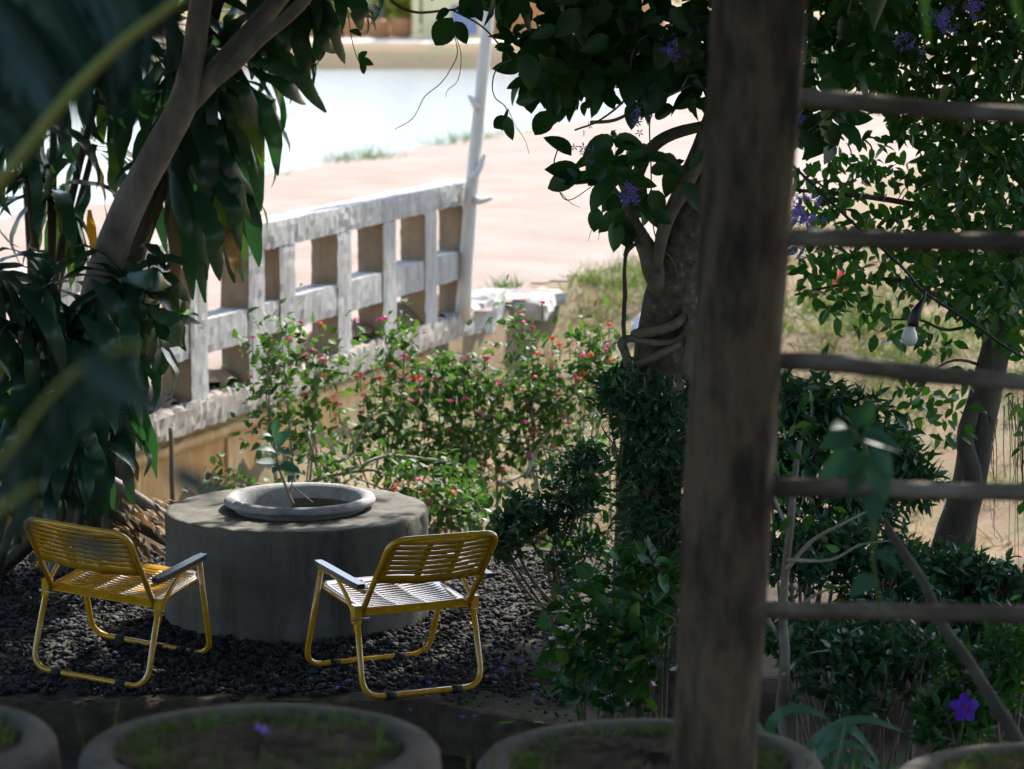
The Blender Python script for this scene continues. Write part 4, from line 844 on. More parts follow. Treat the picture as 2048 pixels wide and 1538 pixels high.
build('stem', *tube([at(1251, 700, Q - .01), at(1247, 650, Q), at(1250, 590, Q), at(1249, 540, Q), at(1254, 505, Q), at(1275, 485, Q + .04), at(1295, 470, Q + .1)], [0.008, 0.0085, 0.009, 0.007, 0.007, 0.008, 0.01], 8, 4, 0.1), 'bark_dark', vi)
TW = [([(770, -10), (800, 14), (835, 25), (880, 22), (915, 18), (950, 12), (1010, -20)], 0.006), ([(905, 20), (960, 50), (995, 85), (1030, 130), (1070, 190)], 0.004), ([(905, 58), (915, 105), (900, 140), (880, 168), (850, 192), (838, 215), (822, 240), (790, 258)], 0.0022), ([(908, 60), (922, 110), (916, 160), (895, 180), (892, 195)], 0.0018),
      ([(1052, 110), (1000, 130), (985, 165), (990, 195), (1010, 212), (1015, 232)], 0.003), ([(1015, 215), (1030, 250), (1050, 280), (1058, 308)], 0.0014), ([(1425, 32), (1370, 36), (1320, 60), (1280, 80), (1262, 120), (1256, 190), (1200, 240), (1150, 260)], 0.006),
      ([(1180, 245), (1230, 240), (1280, 215), (1340, 190), (1420, 150)], 0.008), ([(1320, 200), (1300, 240), (1302, 330), (1305, 440), (1318, 490), (1345, 520), (1360, 570)], 0.003), ([(1115, 300), (1108, 330), (1120, 385), (1140, 400), (1180, 375), (1220, 345)], 0.003), ([(1230, 260), (1222, 300), (1220, 350), (1232, 380)], 0.0025), ([(1122, 385), (1140, 405), (1160, 415)], 0.0015), ([(1183, 460), (1176, 482)], 0.0014), ([(1200, 462), (1196, 480)], 0.0014),
      ([(696, 30), (705, 85), (716, 120), (730, 145)], 0.002), ([(700, 60), (725, 68)], 0.002), ([(1590, 275), (1625, 255), (1660, 225), (1700, 200)], 0.004)]
for pts, r in TW: build('twig', *tube([at(x, y, VY - 0.08 + rng.normal(0, 0.03)) for x, y in pts], (r, r * 0.6), 6, 4), 'twig', vi)
# leaves whose outlines stand against the light
EXP = [((905, 35), (866, 96)), ((910, 42), (938, 90)), ((912, 15), (960, 30)), ((900, 20), (868, 36)), ((940, -10), (965, 40)), ((700, 60), (722, 68)), ((716, 118), (735, 102)), ((716, 120), (748, 128)), ((720, 122), (735, 150)), ((995, 60), (1010, 35)), ((998, 66), (1035, 62)), ((1012, 90), (988, 95)), ((1030, 100), (992, 98)),
       ((1015, 232), (985, 258)), ((1017, 232), (1022, 282)), ((1012, 240), (1000, 262)), ((1016, 230), (1002, 228)), ((1070, 195), (1030, 205)), ((1100, 220), (1068, 275)), ((1143, 312), (1087, 272)), ((1165, 350), (1092, 335)), ((1160, 350), (1090, 375)), ((1225, 272), (1158, 322)), ((1225, 280), (1290, 295)), ((1228, 275), (1180, 300)), ((1225, 300), (1170, 350)),
       ((1215, 340), (1170, 370)), ((1240, 330), (1205, 385)), ((1190, 345), (1160, 360)), ((1250, 310), (1300, 330)), ((1230, 345), (1275, 345)), ((1225, 360), (1178, 420)), ((1235, 365), (1290, 350)), ((1195, 415), (1187, 465)), ((1250, 420), (1196, 465)), ((1230, 440), (1228, 505)), ((1250, 440), (1255, 500)), ((1230, 430), (1275, 470)), ((1235, 385), (1215, 425)), ((1300, 380), (1330, 430)), ((1300, 345), (1345, 330)), ((1310, 320), (1370, 345)), ((1345, 330), (1335, 395)), ((1270, 200), (1262, 260)), ((1320, 205), (1335, 245)), ((1296, 190), (1250, 185)), ((1410, 300), (1375, 330))]
for b_, t_ in EXP: leaf_px(vi, b_, t_, VY - 0.15 + rng.normal(0, 0.06), 'vine', 'leaf_vine', (rng.normal(0, 0.3), -1, 0.5), rng.normal(0, 0.03))
def in_poly(poly, n_):
    xs_, ys_ = [q[0] for q in poly], [q[1] for q in poly]; out = []
    while len(out) < n_:
        x, y = rng.uniform(min(xs_), max(xs_)), rng.uniform(min(ys_), max(ys_)); c = False
        for i in range(len(poly)):
            (x1, y1), (x2, y2) = poly[i], poly[i - 1]
            if (y1 > y) != (y2 > y) and x < (x2 - x1) * (y - y1) / (y2 - y1) + x1: c = not c
        if c: out.append((x, y))
    return out
def scatter(polys, Y0, Y1):
    P = []
    for poly, k in polys: P += [at(x, y, rng.uniform(Y0, Y1)) for x, y in in_poly(poly, k)]
    return np.array(P)
P = scatter([([(1010, -40), (1450, -40), (1450, 170), (1390, 200), (1240, 190), (1130, 215), (1060, 190), (1030, 120)], 430), ([(1150, 280), (1240, 265), (1400, 330), (1400, 420), (1300, 420), (1290, 470), (1210, 450), (1195, 380)], 45),
             ([(1440, -40), (1800, -40), (1760, 120), (1700, 250), (1600, 300), (1440, 250)], 230), ([(1590, 200), (1690, 200), (1680, 300), (1600, 300)], 14), ([(870, -60), (1020, -60), (1010, 0), (900, 5)], 26)], 9.35, 10.1)
k = len(P); leaves(vi, P, rdir(k) * [1, 0.6, 0.7] + [0, -0.1, -0.55], np.array([0, -0.7, 0.6]) + rng.normal(0, 0.5, (k, 3)), rng.uniform(0.055, 0.155, k), 'vine', 'leaf_vine', 240)
# flowers of the vine: clusters of five-petalled stars
def star(c, r, mt, nrm, npet=5, w=0.34):
    nrm = np.array(nrm, float); nrm /= np.linalg.norm(nrm); a_ = np.cross(nrm, [0.3, 0.2, 1]); a_ /= np.linalg.norm(a_); b_ = np.cross(nrm, a_); V, F = [], []
    o0 = rng.uniform(0, 6.28)
    for k in range(npet):
        an = o0 + k * 6.2832 / npet + rng.normal(0, 0.12); d = a_ * math.cos(an) + b_ * math.sin(an); s_ = a_ * -math.sin(an) + b_ * math.cos(an); n0 = len(V)
        V += [c, c + d * r * .5 + s_ * r * w * .5 + nrm * r * .18, c + d * r + nrm * r * .1, c + d * r * .5 - s_ * r * w * .5 + nrm * r * .18]; F.append((n0, n0 + 1, n0 + 2, n0 + 3))
    return V, F
def cluster(parent, px, py, Y, rx, ry, k, r=0.02, mt='petal_purple', name='flower_cluster'):
    for _ in range(k):
        c = at(px + rng.normal(0, rx), py + rng.normal(0, ry), Y + rng.normal(0, 0.03)); build('flower', *star(c, r * rng.uniform(0.7, 1.15), mt, rdir(1)[0] + [0, -0.9, 0.2], 5, 0.3), mt, parent)
for a_ in ((1256, 388, 9.35, 13, 11, 20), (1345, 92, 9.35, 12, 9, 14), (1272, 238, 9.35, 8, 12, 9), (1165, 290, 9.35, 12, 25, 7), (1605, 425, 9.5, 16, 22, 60), (1600, 500, 9.5, 8, 10, 7), (1603, 240, 9.4, 7, 9, 10), (1890, 40, 9.5, 14, 11, 26), (1945, 12, 9.5, 10, 10, 14), (1375, 55, 9.4, 30, 18, 12), (1820, 85, 9.5, 14, 10, 10), (1395, 650, 9.3, 5, 10, 5)):
    cluster(vi, *a_)

# ------------------------------------------------------------------ small-leaved tree on the right
st = thing('small_leaf_tree', g0(*at(1885, 1090, 11.0)[:2]), 'small-leaved leaning tree with a split trunk beyond the fence rails', 'tree')
b0 = np.array(st.location); SY = 11.0
build('trunk', *tube([b0 + [-0.05, 0, -0.1], at(1900, 1090, SY), at(1935, 985, SY), at(1952, 880, SY), at(1975, 770, SY), at(2005, 640, SY), at(2035, 520, SY), at(2060, 380, SY), at(2090, 200, SY), at(2100, 0, SY), at(2090, -300, SY)], [0.10, 0.08, 0.075, 0.075, 0.07, 0.062, 0.056, 0.05, 0.046, 0.04, 0.03], 14, 4, 0.04), 'bark_dark', st)
build('branch', *tube([b0 + [0.08, 0.02, -0.1], at(1930, 1060, SY + .1), at(1945, 960, SY - .08), at(1930, 880, SY - .08), at(1950, 800, SY - .04)], [0.05, 0.05, 0.045, 0.04, 0.035], 10, 4, 0.05), 'bark_dark', st)
for pts, r in (([(2040, 500), (1900, 430), (1780, 400), (1650, 385), (1590, 380)], .018), ([(2060, 380), (1950, 280), (1800, 200), (1700, 120)], .018), ([(1990, 690), (1900, 610), (1800, 560), (1680, 570), (1590, 590)], .012), ([(2090, 250), (1980, 200), (1850, 130), (1760, 60)], .012), ([(2010, 630), (1900, 660), (1840, 640), (1760, 640)], .009), ([(1985, 740), (1920, 720), (1870, 740), (1830, 800)], .008), ([(2090, 100), (1950, 60), (1780, 20), (1650, -30)], .02), ([(2050, 420), (2120, 500), (2060, 700), (2045, 900), (2050, 1050)], .008)):
    build('branch', *tube([at(x, y, SY - 0.1 + rng.normal(0, 0.12)) for x, y in pts], (r, r * 0.4), 8, 4, 0.06), 'bark_dark', st)
P = scatter([([(1580, -40), (2100, -40), (2100, 340), (1850, 330), (1780, 230), (1700, 160), (1580, 180)], 2700), ([(1850, 330), (2100, 330), (2100, 640), (2010, 700), (1930, 640), (1830, 560), (1840, 430)], 1300),
             ([(1590, 330), (1700, 300), (1860, 360), (1850, 600), (1740, 560), (1590, 540)], 460), ([(1590, 540), (1740, 560), (1850, 600), (1930, 700), (1880, 710), (1790, 690), (1720, 660), (1640, 640), (1600, 600)], 160), ([(1600, 250), (2060, 250), (2060, 360), (1700, 380)], 160),
             ([(1780, 720), (1990, 740), (1960, 850), (1900, 900), (1840, 860), (1790, 800)], 90), ([(2010, 640), (2090, 640), (2090, 1000), (2040, 1010), (2035, 850)], 70), ([(2090, -60), (2420, -60), (2400, 400), (2250, 600), (2100, 560)], 900)], 10.4, 11.5)
k = len(P); leaves(st, P, rdir(k) * [1, 0.7, 0.7] + [0, -0.1, -0.6], np.array([0, -0.5, 0.7]) + rng.normal(0, 0.5, (k, 3)), rng.uniform(0.05, 0.085, k), 'small', 'leaf_small', 290)
crown(st, [((4.2, 11.6, 3.6), (2.0, 2.2, 1.3), 0.6), ((3.4, 14.0, 4.6), (1.6, 1.2, 0.8), 0.4)], 9000, 'leaf_small', 0.13)
for k in range(16):     # thin aerial roots
    x = rng.uniform(1975, 2060); y0 = rng.uniform(780, 840); build('aerial_root', *tube([at(x, y0, SY), at(x + rng.normal(0, 8), y0 + 90, SY), at(x + rng.normal(0, 14), y0 + rng.uniform(120, 320), SY)], (0.003, 0.001), 5, 4), 'twig', st)

# unseen trees added beside and behind the camera to cut sky light and sun
for k, (x, y, lab, bx_) in enumerate([(-4.2, 7.0, 'broad added shade tree left of the terrace, out of the view', [((-3.2, 7.5, 5.4), (2.4, 3.2, 1.0), 1)]), (4.6, 5.5, 'broad added shade tree right of the terrace, out of the view', [((3.6, 6.0, 5.2), (2.6, 3.4, 1.1), 0.6), ((0.6, 4.4, 4.7), (3.4, 2.2, 0.7), 0.6)]), (-1.5, -4.5, 'broad added shade tree behind the terrace, out of the view', [((0, -2.4, 4.6), (6.5, 2.6, 2.2), 1)]), (4.9, 13.6, 'added shade tree on the slope right of the small-leaved tree', [((4.4, 13.0, 5.0), (2.3, 1.7, 1.3), 1)]), (-6.0, 3.0, 'low-branched added shade tree left of the palm, out of the view', [((-5.6, 2.5, 3.2), (1.6, 4.5, 2.2), 1)]), (6.4, 2.5, 'low-branched added shade tree right of the fence, out of the view', [((6.2, 3.0, 3.2), (1.6, 4.5, 2.2), 1)]), (-5.6, 10.5, 'low-branched added shade tree beyond the strap-leaved plants, out of the view', [((-5.0, 10.5, 3.0), (1.5, 2.8, 2.0), 1)]), (1.5, -5.5, 'low-branched added shade tree behind the photographer, out of the view', [((0.5, -4.5, 2.6), (6.0, 1.6, 2.2), 1)])]):
    t = thing('added_shade_tree', gd(x, y), lab, 'tree', 'added shade trees round the terrace'); b0 = np.array(t.location)
    build('trunk', *tube([b0, b0 + [0.1, 0.05, 1.5], b0 + [0.25 * (-1 if x > 0 else 1), 0.2, 3.2], b0 + [0.6 * (-1 if x > 0 else 1), 0.3, 4.8]], (0.2, 0.09), 12, 4, 0.04), 'bark_grey', t)
    crown(t, bx_, (10000, 15000, 10000, 15000)[k] if k < 4 else 6000, 'leaf_vine', 0.22)
# ------------------------------------------------------------------ glossy shrubs round the tree and along the fence
def shrub(base, ells, label, n_leaf, mt='leaf_shrub', kind='glossy', size=(0.03, 0.06), stems=9, n_obj=70, twigm='twig', name='shrub', cat='shrub', group='dark glossy shrubs', clump=0.06, up=0.25):
    """ells: (px, py, Y, rx_px, ry_px, ry_m, weight)"""
    t = thing(name, base, label, cat, group); base = np.array(base, float)
    Ps, Ds = [], []; tw = MB(); wsum = sum(e[6] for e in ells)
    for (px, py, Y, rx, ry, rd, w) in ells:
        c = at(px, py, Y); d_ = px_of(c)[2]; rr = np.array([rx / FPX * d_, rd, ry / FPX * d_])
        ns = max(2, int(round(stems * w / wsum * 1.0)))
        nt_ = max(6, int(n_leaf * w / wsum / 14))
        tips = c + rdir(nt_) * (rng.random((nt_, 1)) ** 0.4) * rr
        main = []
        for s_ in range(ns):
            e = c + rdir(1)[0] * rr * 0.55; b1 = base + rng.normal(0, 0.07, 3) * [1, 1, 0]
            path = catmull([b1, b1 * 0.55 + e * 0.45 + rng.normal(0, 0.05, 3), e], 5)
            build('stem', *tube(path, (rng.uniform(0.008, 0.014), 0.004), 6, 0, 0.08), twigm, t); main.append(path)
        allp = np.concatenate([np.array(m_[4:]) for m_ in main])
        for q in tips:
            j = allp[np.argmin(np.linalg.norm(allp - q, axis=1) + rng.random(len(allp)) * 0.15)]
            mid = (j + q) / 2 + rng.normal(0, 0.025, 3)
            tw.add(*tube([j, mid, q], (0.0035, 0.0015), 4, 3, cap=False))
            k = 14; f_ = rng.uniform(0.35, 1.05, k) ** 0.8
            base_p = j + (q - j) * f_[:, None]; ax = (q - j) / (np.linalg.norm(q - j) + 1e-6)
            Ps.append(base_p + rng.normal(0, clump * 0.35, (k, 3))); Ds.append(rdir(k) * 0.9 + ax * 0.7 + [0, 0, up])
    tw.obj('twigs', twigm, t)['kind'] = 'stuff'
    P = np.concatenate(Ps); D = np.concatenate(Ds); k = len(P)
    leaves(t, P, D, upish(k, 0.6), rng.uniform(*size, k), kind, mt, n_obj); return t
def gb(px, Y): x = at(px, 1200, Y)[0]; return g0(x, Y * K)
shrub(gb(1130, 10.9), [(1120, 1000, 10.8, 95, 85, 0.2, 1.0), (1040, 1030, 10.7, 60, 60, 0.15, 0.6), (1010, 1085, 10.6, 45, 35, 0.12, 0.3), (1180, 920, 10.9, 55, 50, 0.15, 0.5), (1150, 1120, 10.7, 90, 70, 0.2, 0.45)], 'glossy dark shrub reaching over the back of the chair with the shining seat', 2600)
shrub(gb(1300, 9.75), [(1290, 810, 9.35, 100, 65, 0.18, 1.0), (1310, 920, 9.35, 100, 110, 0.2, 1.3), (1230, 770, 9.5, 40, 35, 0.12, 0.3), (1390, 850, 9.7, 60, 110, 0.15, 0.8), (1310, 1060, 9.3, 105, 80, 0.2, 0.9)], 'dense dark shrub round the foot of the vine-wound tree trunk', 4600, stems=14)
shrub(gb(1280, 8.75), [(1230, 1200, 8.7, 100, 70, 0.18, 0.8), (1180, 1300, 8.6, 90, 60, 0.15, 0.7), (1310, 1290, 8.5, 75, 120, 0.15, 0.9), (1290, 1140, 8.7, 80, 50, 0.15, 0.4), (1200, 1380, 8.5, 100, 40, 0.12, 0.4)], 'low leafy shrub with broad green leaves between the gravel bed and the post', 520, mt='leaf_small', kind='small', size=(0.05, 0.10), stems=18, n_obj=120, clump=0.1)
shrub(gb(1600, 9.4), [(1610, 800, 9.4, 100, 50, 0.2, 0.9), (1700, 860, 9.4, 110, 80, 0.2, 1.0), (1590, 930, 9.3, 95, 110, 0.2, 1.0), (1720, 1000, 9.3, 130, 70, 0.2, 0.8), (1830, 960, 9.5, 70, 60, 0.15, 0.5), (1780, 900, 9.5, 80, 80, 0.15, 0.5)], 'tall shrub with narrow drooping leaves behind the middle fence rails', 4200, kind='lance', size=(0.05, 0.085), stems=10, up=-0.15)
shrub(gb(1640, 8.9), [(1600, 1110, 8.9, 90, 70, 0.2, 0.8), (1760, 1130, 9.0, 130, 70, 0.2, 1.0), (1680, 1080, 9.0, 90, 50, 0.2, 0.5), (1600, 1280, 8.7, 100, 60, 0.2, 0.6), (1800, 1220, 8.9, 150, 60, 0.2, 0.8)], 'thicket of dark small-leaved shrub just above the lowest fence rail', 4000, stems=16)
shrub(gb(1930, 9.0), [(1900, 1150, 9.1, 110, 60, 0.2, 1.0), (2000, 1190, 9.0, 80, 60, 0.2, 0.8), (1960, 1260, 8.9, 110, 60, 0.2, 0.7)], 'rounded dark shrub at the foot of the split-trunk tree', 3200, stems=14)
shrub(gb(1730, 8.2), [(1640, 1290, 8.2, 110, 50, 0.2, 0.7), (1800, 1300, 8.2, 120, 60, 0.2, 0.8), (1720, 1380, 8.1, 130, 60, 0.2, 0.4)], 'bare-legged shrub with many brown stems below the lowest fence rail', 1800, stems=26)
shrub(gb(1980, 7.9), [(1960, 1380, 7.9, 90, 80, 0.2, 0.8), (2030, 1300, 7.9, 60, 80, 0.2, 0.6), (1880, 1440, 7.8, 80, 50, 0.15, 0.5)], 'leafy shrub carrying the single violet flower', 1100, mt='leaf_small', kind='lance', size=(0.05, 0.08), stems=16)

shrub(gb(2230, 9.2), [(2180, 1150, 9.2, 110, 90, 0.25, 1), (2300, 1180, 9.2, 120, 100, 0.25, 1), (2240, 1050, 9.3, 90, 80, 0.2, 0.7)], 'dark shrub right of the split-trunk tree, past the second fence post', 1800, stems=12, n_obj=30)
shrub(gb(2450, 10.4), [(2430, 1050, 10.4, 130, 110, 0.3, 1), (2540, 1000, 10.5, 120, 110, 0.3, 1)], 'dark shrub farthest along the slope right of the split-trunk tree', 1600, stems=10, n_obj=10)
# violet five-petalled flower
fl = thing('violet_flower', at(1930, 1490, 7.7), 'large single violet five-petalled flower before the leafy shrub', 'flower')
build('stem', *tube([at(1915, 1520, 7.75), at(1922, 1470, 7.7), at(1930, 1418, 7.68)], 0.003, 6, 4), 'twig_green', fl)
fc = at(1930, 1415, 7.66); nrm = np.array([0.05, -0.95, 0.3]); ax = np.cross(nrm, [0, 0, 1.0]); ax /= np.linalg.norm(ax); bx_ = np.cross(ax, nrm)
for k in range(5):
    an = R(90) + k * 2 * math.pi / 5 + rng.normal(0, 0.08); d = ax * math.cos(an) + bx_ * math.sin(an); s_ = -ax * math.sin(an) + bx_ * math.cos(an); V, F = [], []
    for i in range(6):
        t = i / 5; w = 0.018 * math.sin(math.pi * min(1, 0.12 + t * 0.8)) ** 0.7; c = fc + d * 0.047 * t + nrm * (0.01 * t - 0.02 * t * t)
        V += [c - s_ * w, c + nrm * -0.003, c + s_ * w]
    for i in range(5): F += [(3 * i, 3 * i + 1, 3 * i + 4, 3 * i + 3), (3 * i + 1, 3 * i + 2, 3 * i + 5, 3 * i + 4)]
    build('petal', V, F, 'petal_violet', fl)
for k in range(6):
    d = ax * rng.normal(0, 0.5) + bx_ * rng.normal(0, 0.5) + nrm; build('stamen', *tube([fc, fc + d * 0.014], 0.001, 4), 'petal_pink', fl)

# young bare-stemmed tree in the thicket
ys_ = thing('young_tree', g0(*at(1575, 1480, 8.0)[:2]), 'young tree with one pale upright stem rising through the thicket beside the post', 'tree')
for pts, r in (([(1574, 1600), (1572, 1480), (1562, 1420), (1570, 1330), (1566, 1230), (1572, 1130), (1582, 1040), (1590, 950), (1600, 880)], (0.022, 0.008)), ([(1572, 1140), (1620, 1085), (1680, 1050), (1760, 1010)], (0.009, 0.003)), ([(1570, 1290), (1530, 1230), (1505, 1180), (1500, 1130)], (0.008, 0.003)), ([(1566, 1350), (1610, 1310), (1660, 1300)], (0.006, 0.002)), ([(1580, 1060), (1550, 1000), (1545, 940)], (0.007, 0.003)), ([(1575, 1120), (1660, 1120), (1720, 1090), (1790, 1080)], (0.007, 0.002)), ([(1568, 1240), (1630, 1190), (1690, 1170)], (0.007, 0.002))):
    build('branch' if r[0] < 0.02 else 'trunk', *tube([at(x, y, 8.0 + rng.normal(0, 0.04)) for x, y in pts], r, 8, 4, 0.06), 'twig_pale' if r[0] < 0.02 else 'twig', ys_)
lf = rng.normal(0, 1, (60, 3)) * [0.16, 0.1, 0.2] + at(1600, 900, 8.0)
leaves(ys_, lf, rdir(60), upish(60, 0.6), rng.uniform(0.04, 0.07, 60), 'glossy', 'leaf_small', 60)
# lily leaves at the foot of the fence
ll = thing('lily_plant', g0(*at(1600, 1500, 7.4)[:2]), 'lily clump with long pale arching leaves under the lowest fence rail', 'plant')
hb = at(1600, 1530, 7.4); hb[2] = ll.location[2] + 0.02
def arch(parent, pts, Y, w, mt):
    P = catmull([at(x, y, Y) for x, y in pts], 5); V, F = [], []; n_ = len(P)
    for i, q in enumerate(P):
        t = i / (n_ - 1); ww = w / 2 * max(0.05, math.sin(math.pi * (0.2 + 0.8 * t)) ** 0.6); T = P[min(i + 1, n_ - 1)] - P[max(i - 1, 0)]; sd_ = np.cross(T, [0.1, -0.75, 0.65]); sd_ /= np.linalg.norm(sd_) + 1e-9
        V += [q - sd_ * ww + [0, 0, ww * .3], q, q + sd_ * ww + [0, 0, ww * .3]]
    for i in range(n_ - 1): F += [(3 * i, 3 * i + 1, 3 * i + 4, 3 * i + 3), (3 * i + 1, 3 * i + 2, 3 * i + 5, 3 * i + 4)]
    build('leaf', V, F, mt, parent)
for pts in ([(1530, 1600), (1535, 1480), (1560, 1430), (1610, 1420), (1655, 1438)], [(1600, 1600), (1620, 1500), (1680, 1452), (1740, 1442), (1810, 1465)], [(1600, 1600), (1640, 1500), (1690, 1462), (1720, 1475), (1760, 1530)], [(1570, 1600), (1640, 1510), (1690, 1490), (1730, 1500)], [(1560, 1600), (1530, 1500), (1510, 1450), (1490, 1460)], [(1620, 1600), (1660, 1530), (1720, 1520), (1780, 1560)]):
    arch(ll, pts, 7.4 + rng.normal(0, 0.05), 0.034, 'leaf_lily')

# slanting bare stem and blurred climber leaves near the fence
sb = thing('slanting_branch', at(2060, 1600, 6.4), 'bare dark branch slanting down behind the lower fence rails', 'branch')
build('branch_wood', *tube([at(1768, 1040, 6.6), at(1800, 1095, 6.58), at(1850, 1170, 6.55), at(1885, 1250, 6.5), at(1935, 1320, 6.5), at(1985, 1400, 6.45), at(2040, 1490, 6.4), at(2120, 1640, 6.35)], [0.008, 0.013, 0.013, 0.015, 0.015, 0.018, 0.019, 0.021], 10, 4, 0.06), 'bark_dark', sb)
cl = thing('climber', at(1740, 1225, 5.1), 'blurred green climber with lobed leaves growing up the fence rails', 'plant')
build('stem', *tube([at(1760, 1222, 5.08), at(1745, 1100, 5.06), at(1755, 980, 5.1), at(1730, 900, 5.0), at(1700, 850, 5.0)], (0.004, 0.002), 6, 4), 'twig_green', cl)
for b_, t_ in (((1715, 860), (1640, 895)), ((1710, 855), (1745, 800)), ((1720, 870), (1800, 880)), ((1735, 900), (1700, 985)), ((1745, 915), (1775, 1000)), ((1740, 890), (1790, 950)), ((1722, 905), (1640, 950)), ((1690, 850), (1665, 850)), ((1750, 985), (1745, 1050)), ((1752, 1100), (1800, 1130)), ((1750, 1150), (1700, 1190))):
    leaf_px(cl, b_, t_, 5.0 + rng.normal(0, 0.03), 'lantana', 'leaf_teal', (0.1, -0.8, 0.6), -0.03)
for a_ in ((2010, 1180, 6.9), (1230, 1130, 7.2), (1290, 1160, 7.1)):
    pass
bl = thing('broad_leaf_plant', g0(*at(1090, 1215, 10.6)[:2]), 'broad bright green leaves at the corner of the gravel bed under the glossy shrub', 'plant')
for b_, t_ in (((1100, 1235), (1060, 1222)), ((1100, 1230), (1085, 1195)), ((1105, 1230), (1130, 1195)), ((1105, 1232), (1150, 1215)), ((1110, 1235), (1165, 1240)), ((1100, 1238), (1075, 1240)), ((1108, 1228), (1112, 1190))):
    leaf_px(bl, b_, t_, 10.5, 'lantana', 'leaf_lantana', (0, -0.4, 0.9), -0.05)
build('stem', *tube([at(1105, 1260, 10.52), at(1104, 1232, 10.5)], 0.004, 5), 'twig_green', bl)

# ------------------------------------------------------------------ lantana behind the drum
def lantana(base, ells, label, n_leaf, flowers, n_obj=75, stems=7):
    ells = [(a, b, c, d * 1.2, e * 1.15, f * 1.2, g) for a, b, c, d, e, f, g in ells]
    t = shrub(base, ells, label, int(n_leaf * 1.35), 'leaf_lantana', 'lantana', (0.035, 0.075), stems, n_obj, 'twig_pale', 'lantana_bush', 'bush', 'lantana bushes behind the drum', 0.22, 0.1)
    for (x, y, Y, c) in flowers:
        mb = MB(); c0 = at(x, y, Y); r = rng.uniform(0.012, 0.019)
        for q in rdir(16, -0.1, 1): mb.add(*star(c0 + q * [r, r, r * 0.6], 0.0085, '', q, 4, 0.9))
        mb.obj('flower_head', 'petal_pink' if c else 'petal_red', t)
        build('flower_stalk', *tube([c0 - [0, 0, 0.09], c0], 0.0025, 4), 'twig_green', t)
def rf(x0, x1, y0, y1, Y, k, pr=0.75): return [(rng.uniform(x0, x1), rng.uniform(y0, y1), Y + rng.uniform(-0.35, 0.1), rng.random() < pr) for _ in range(k)]
LY = 13.6
lantana(gb(600, 13.5), [(560, 760, LY, 65, 90, 0.2, 0.9), (640, 740, LY, 60, 80, 0.2, 0.7), (545, 680, LY, 30, 35, 0.1, 0.25), (520, 860, LY - .2, 45, 40, 0.15, 0.35), (620, 860, LY, 70, 70, 0.2, 0.6)], 'tall straggly lantana with sparse pink flowers right before the balustrade openings', 420, [(505, 675, LY, 1), (582, 730, LY, 1), (500, 755, LY, 1), (640, 648, LY, 0), (712, 640, LY, 1), (625, 700, LY, 1), (668, 795, LY, 1), (660, 805, LY, 0), (672, 815, LY, 1), (760, 640, LY, 1)] + rf(520, 680, 640, 830, LY, 9))
lantana(gb(790, 13.7), [(780, 790, LY, 75, 70, 0.25, 1), (820, 870, LY, 80, 70, 0.25, 1), (800, 690, LY, 30, 50, 0.12, 0.3), (730, 880, LY, 60, 60, 0.2, 0.5)], 'lantana bush with red flower heads behind the drum, before the base beam', 560, [(768, 637, LY - .1, 1), (770, 775, LY, 0), (830, 757, LY, 0), (860, 740, LY, 1)] + rf(710, 880, 710, 900, LY, 16))
lantana(gb(960, 13.8), [(950, 800, LY + .1, 85, 80, 0.25, 1), (930, 900, LY, 100, 75, 0.25, 1.1), (900, 740, LY, 50, 40, 0.15, 0.35)], 'thick bright green lantana bush full of pink and red flowers below the concrete rubble', 850, [(935, 715, LY, 1), (955, 750, LY, 1), (970, 715, LY, 1), (885, 720, LY, 1)] + rf(870, 1050, 710, 950, LY, 22))
lantana(gb(1090, 13.7), [(1080, 790, LY, 70, 75, 0.25, 0.9), (1050, 690, LY, 20, 80, 0.08, 0.3), (1110, 880, LY, 90, 80, 0.25, 0.9), (1150, 760, LY, 60, 60, 0.2, 0.5)], 'lantana bush with one tall flowering sprig beside the concrete rubble', 720, [(1045, 645, LY - .1, 1), (1040, 625, LY - .1, 1), (1065, 655, LY - .1, 1), (1085, 605, LY - .1, 1), (1105, 678, LY, 0), (1120, 690, LY, 0), (1140, 690, LY, 1), (1075, 708, LY, 0)] + rf(1040, 1190, 720, 930, LY, 17))
lantana(gb(1190, 13.4), [(1190, 700, LY - .2, 45, 50, 0.15, 0.5), (1200, 780, LY - .2, 45, 60, 0.15, 0.6)], 'small lantana next to the vine-wound trunk, orange flowers on top', 240, [(1218, 650, LY - .3, 0), (1165, 745, LY - .3, 0), (1215, 690, LY - .3, 1), (1150, 752, LY - .3, 1)] + rf(1150, 1230, 660, 800, LY - .2, 8, 0.4), 40, 4)
lantana(gb(880, 12.7), [(900, 1020, 12.6, 70, 45, 0.2, 0.8), (830, 960, 12.8, 70, 40, 0.2, 0.5), (960, 1000, 12.8, 60, 60, 0.2, 0.5), (680, 940, 12.9, 70, 35, 0.2, 0.35), (450, 960, 13.0, 60, 40, 0.2, 0.25)], 'low lantana with fresh green leaves touching the right side of the drum', 560, [(788, 980, 12.5, 0), (793, 970, 12.5, 0), (850, 985, 12.5, 0), (860, 1003, 12.5, 1), (835, 960, 12.6, 1), (905, 985, 12.5, 0)], 60, 6)
ar = thing('bare_branches', g0(*at(860, 1000, 12.9)[:2]), 'pale arching bare stems in front of the lantana, behind the drum', 'branch')
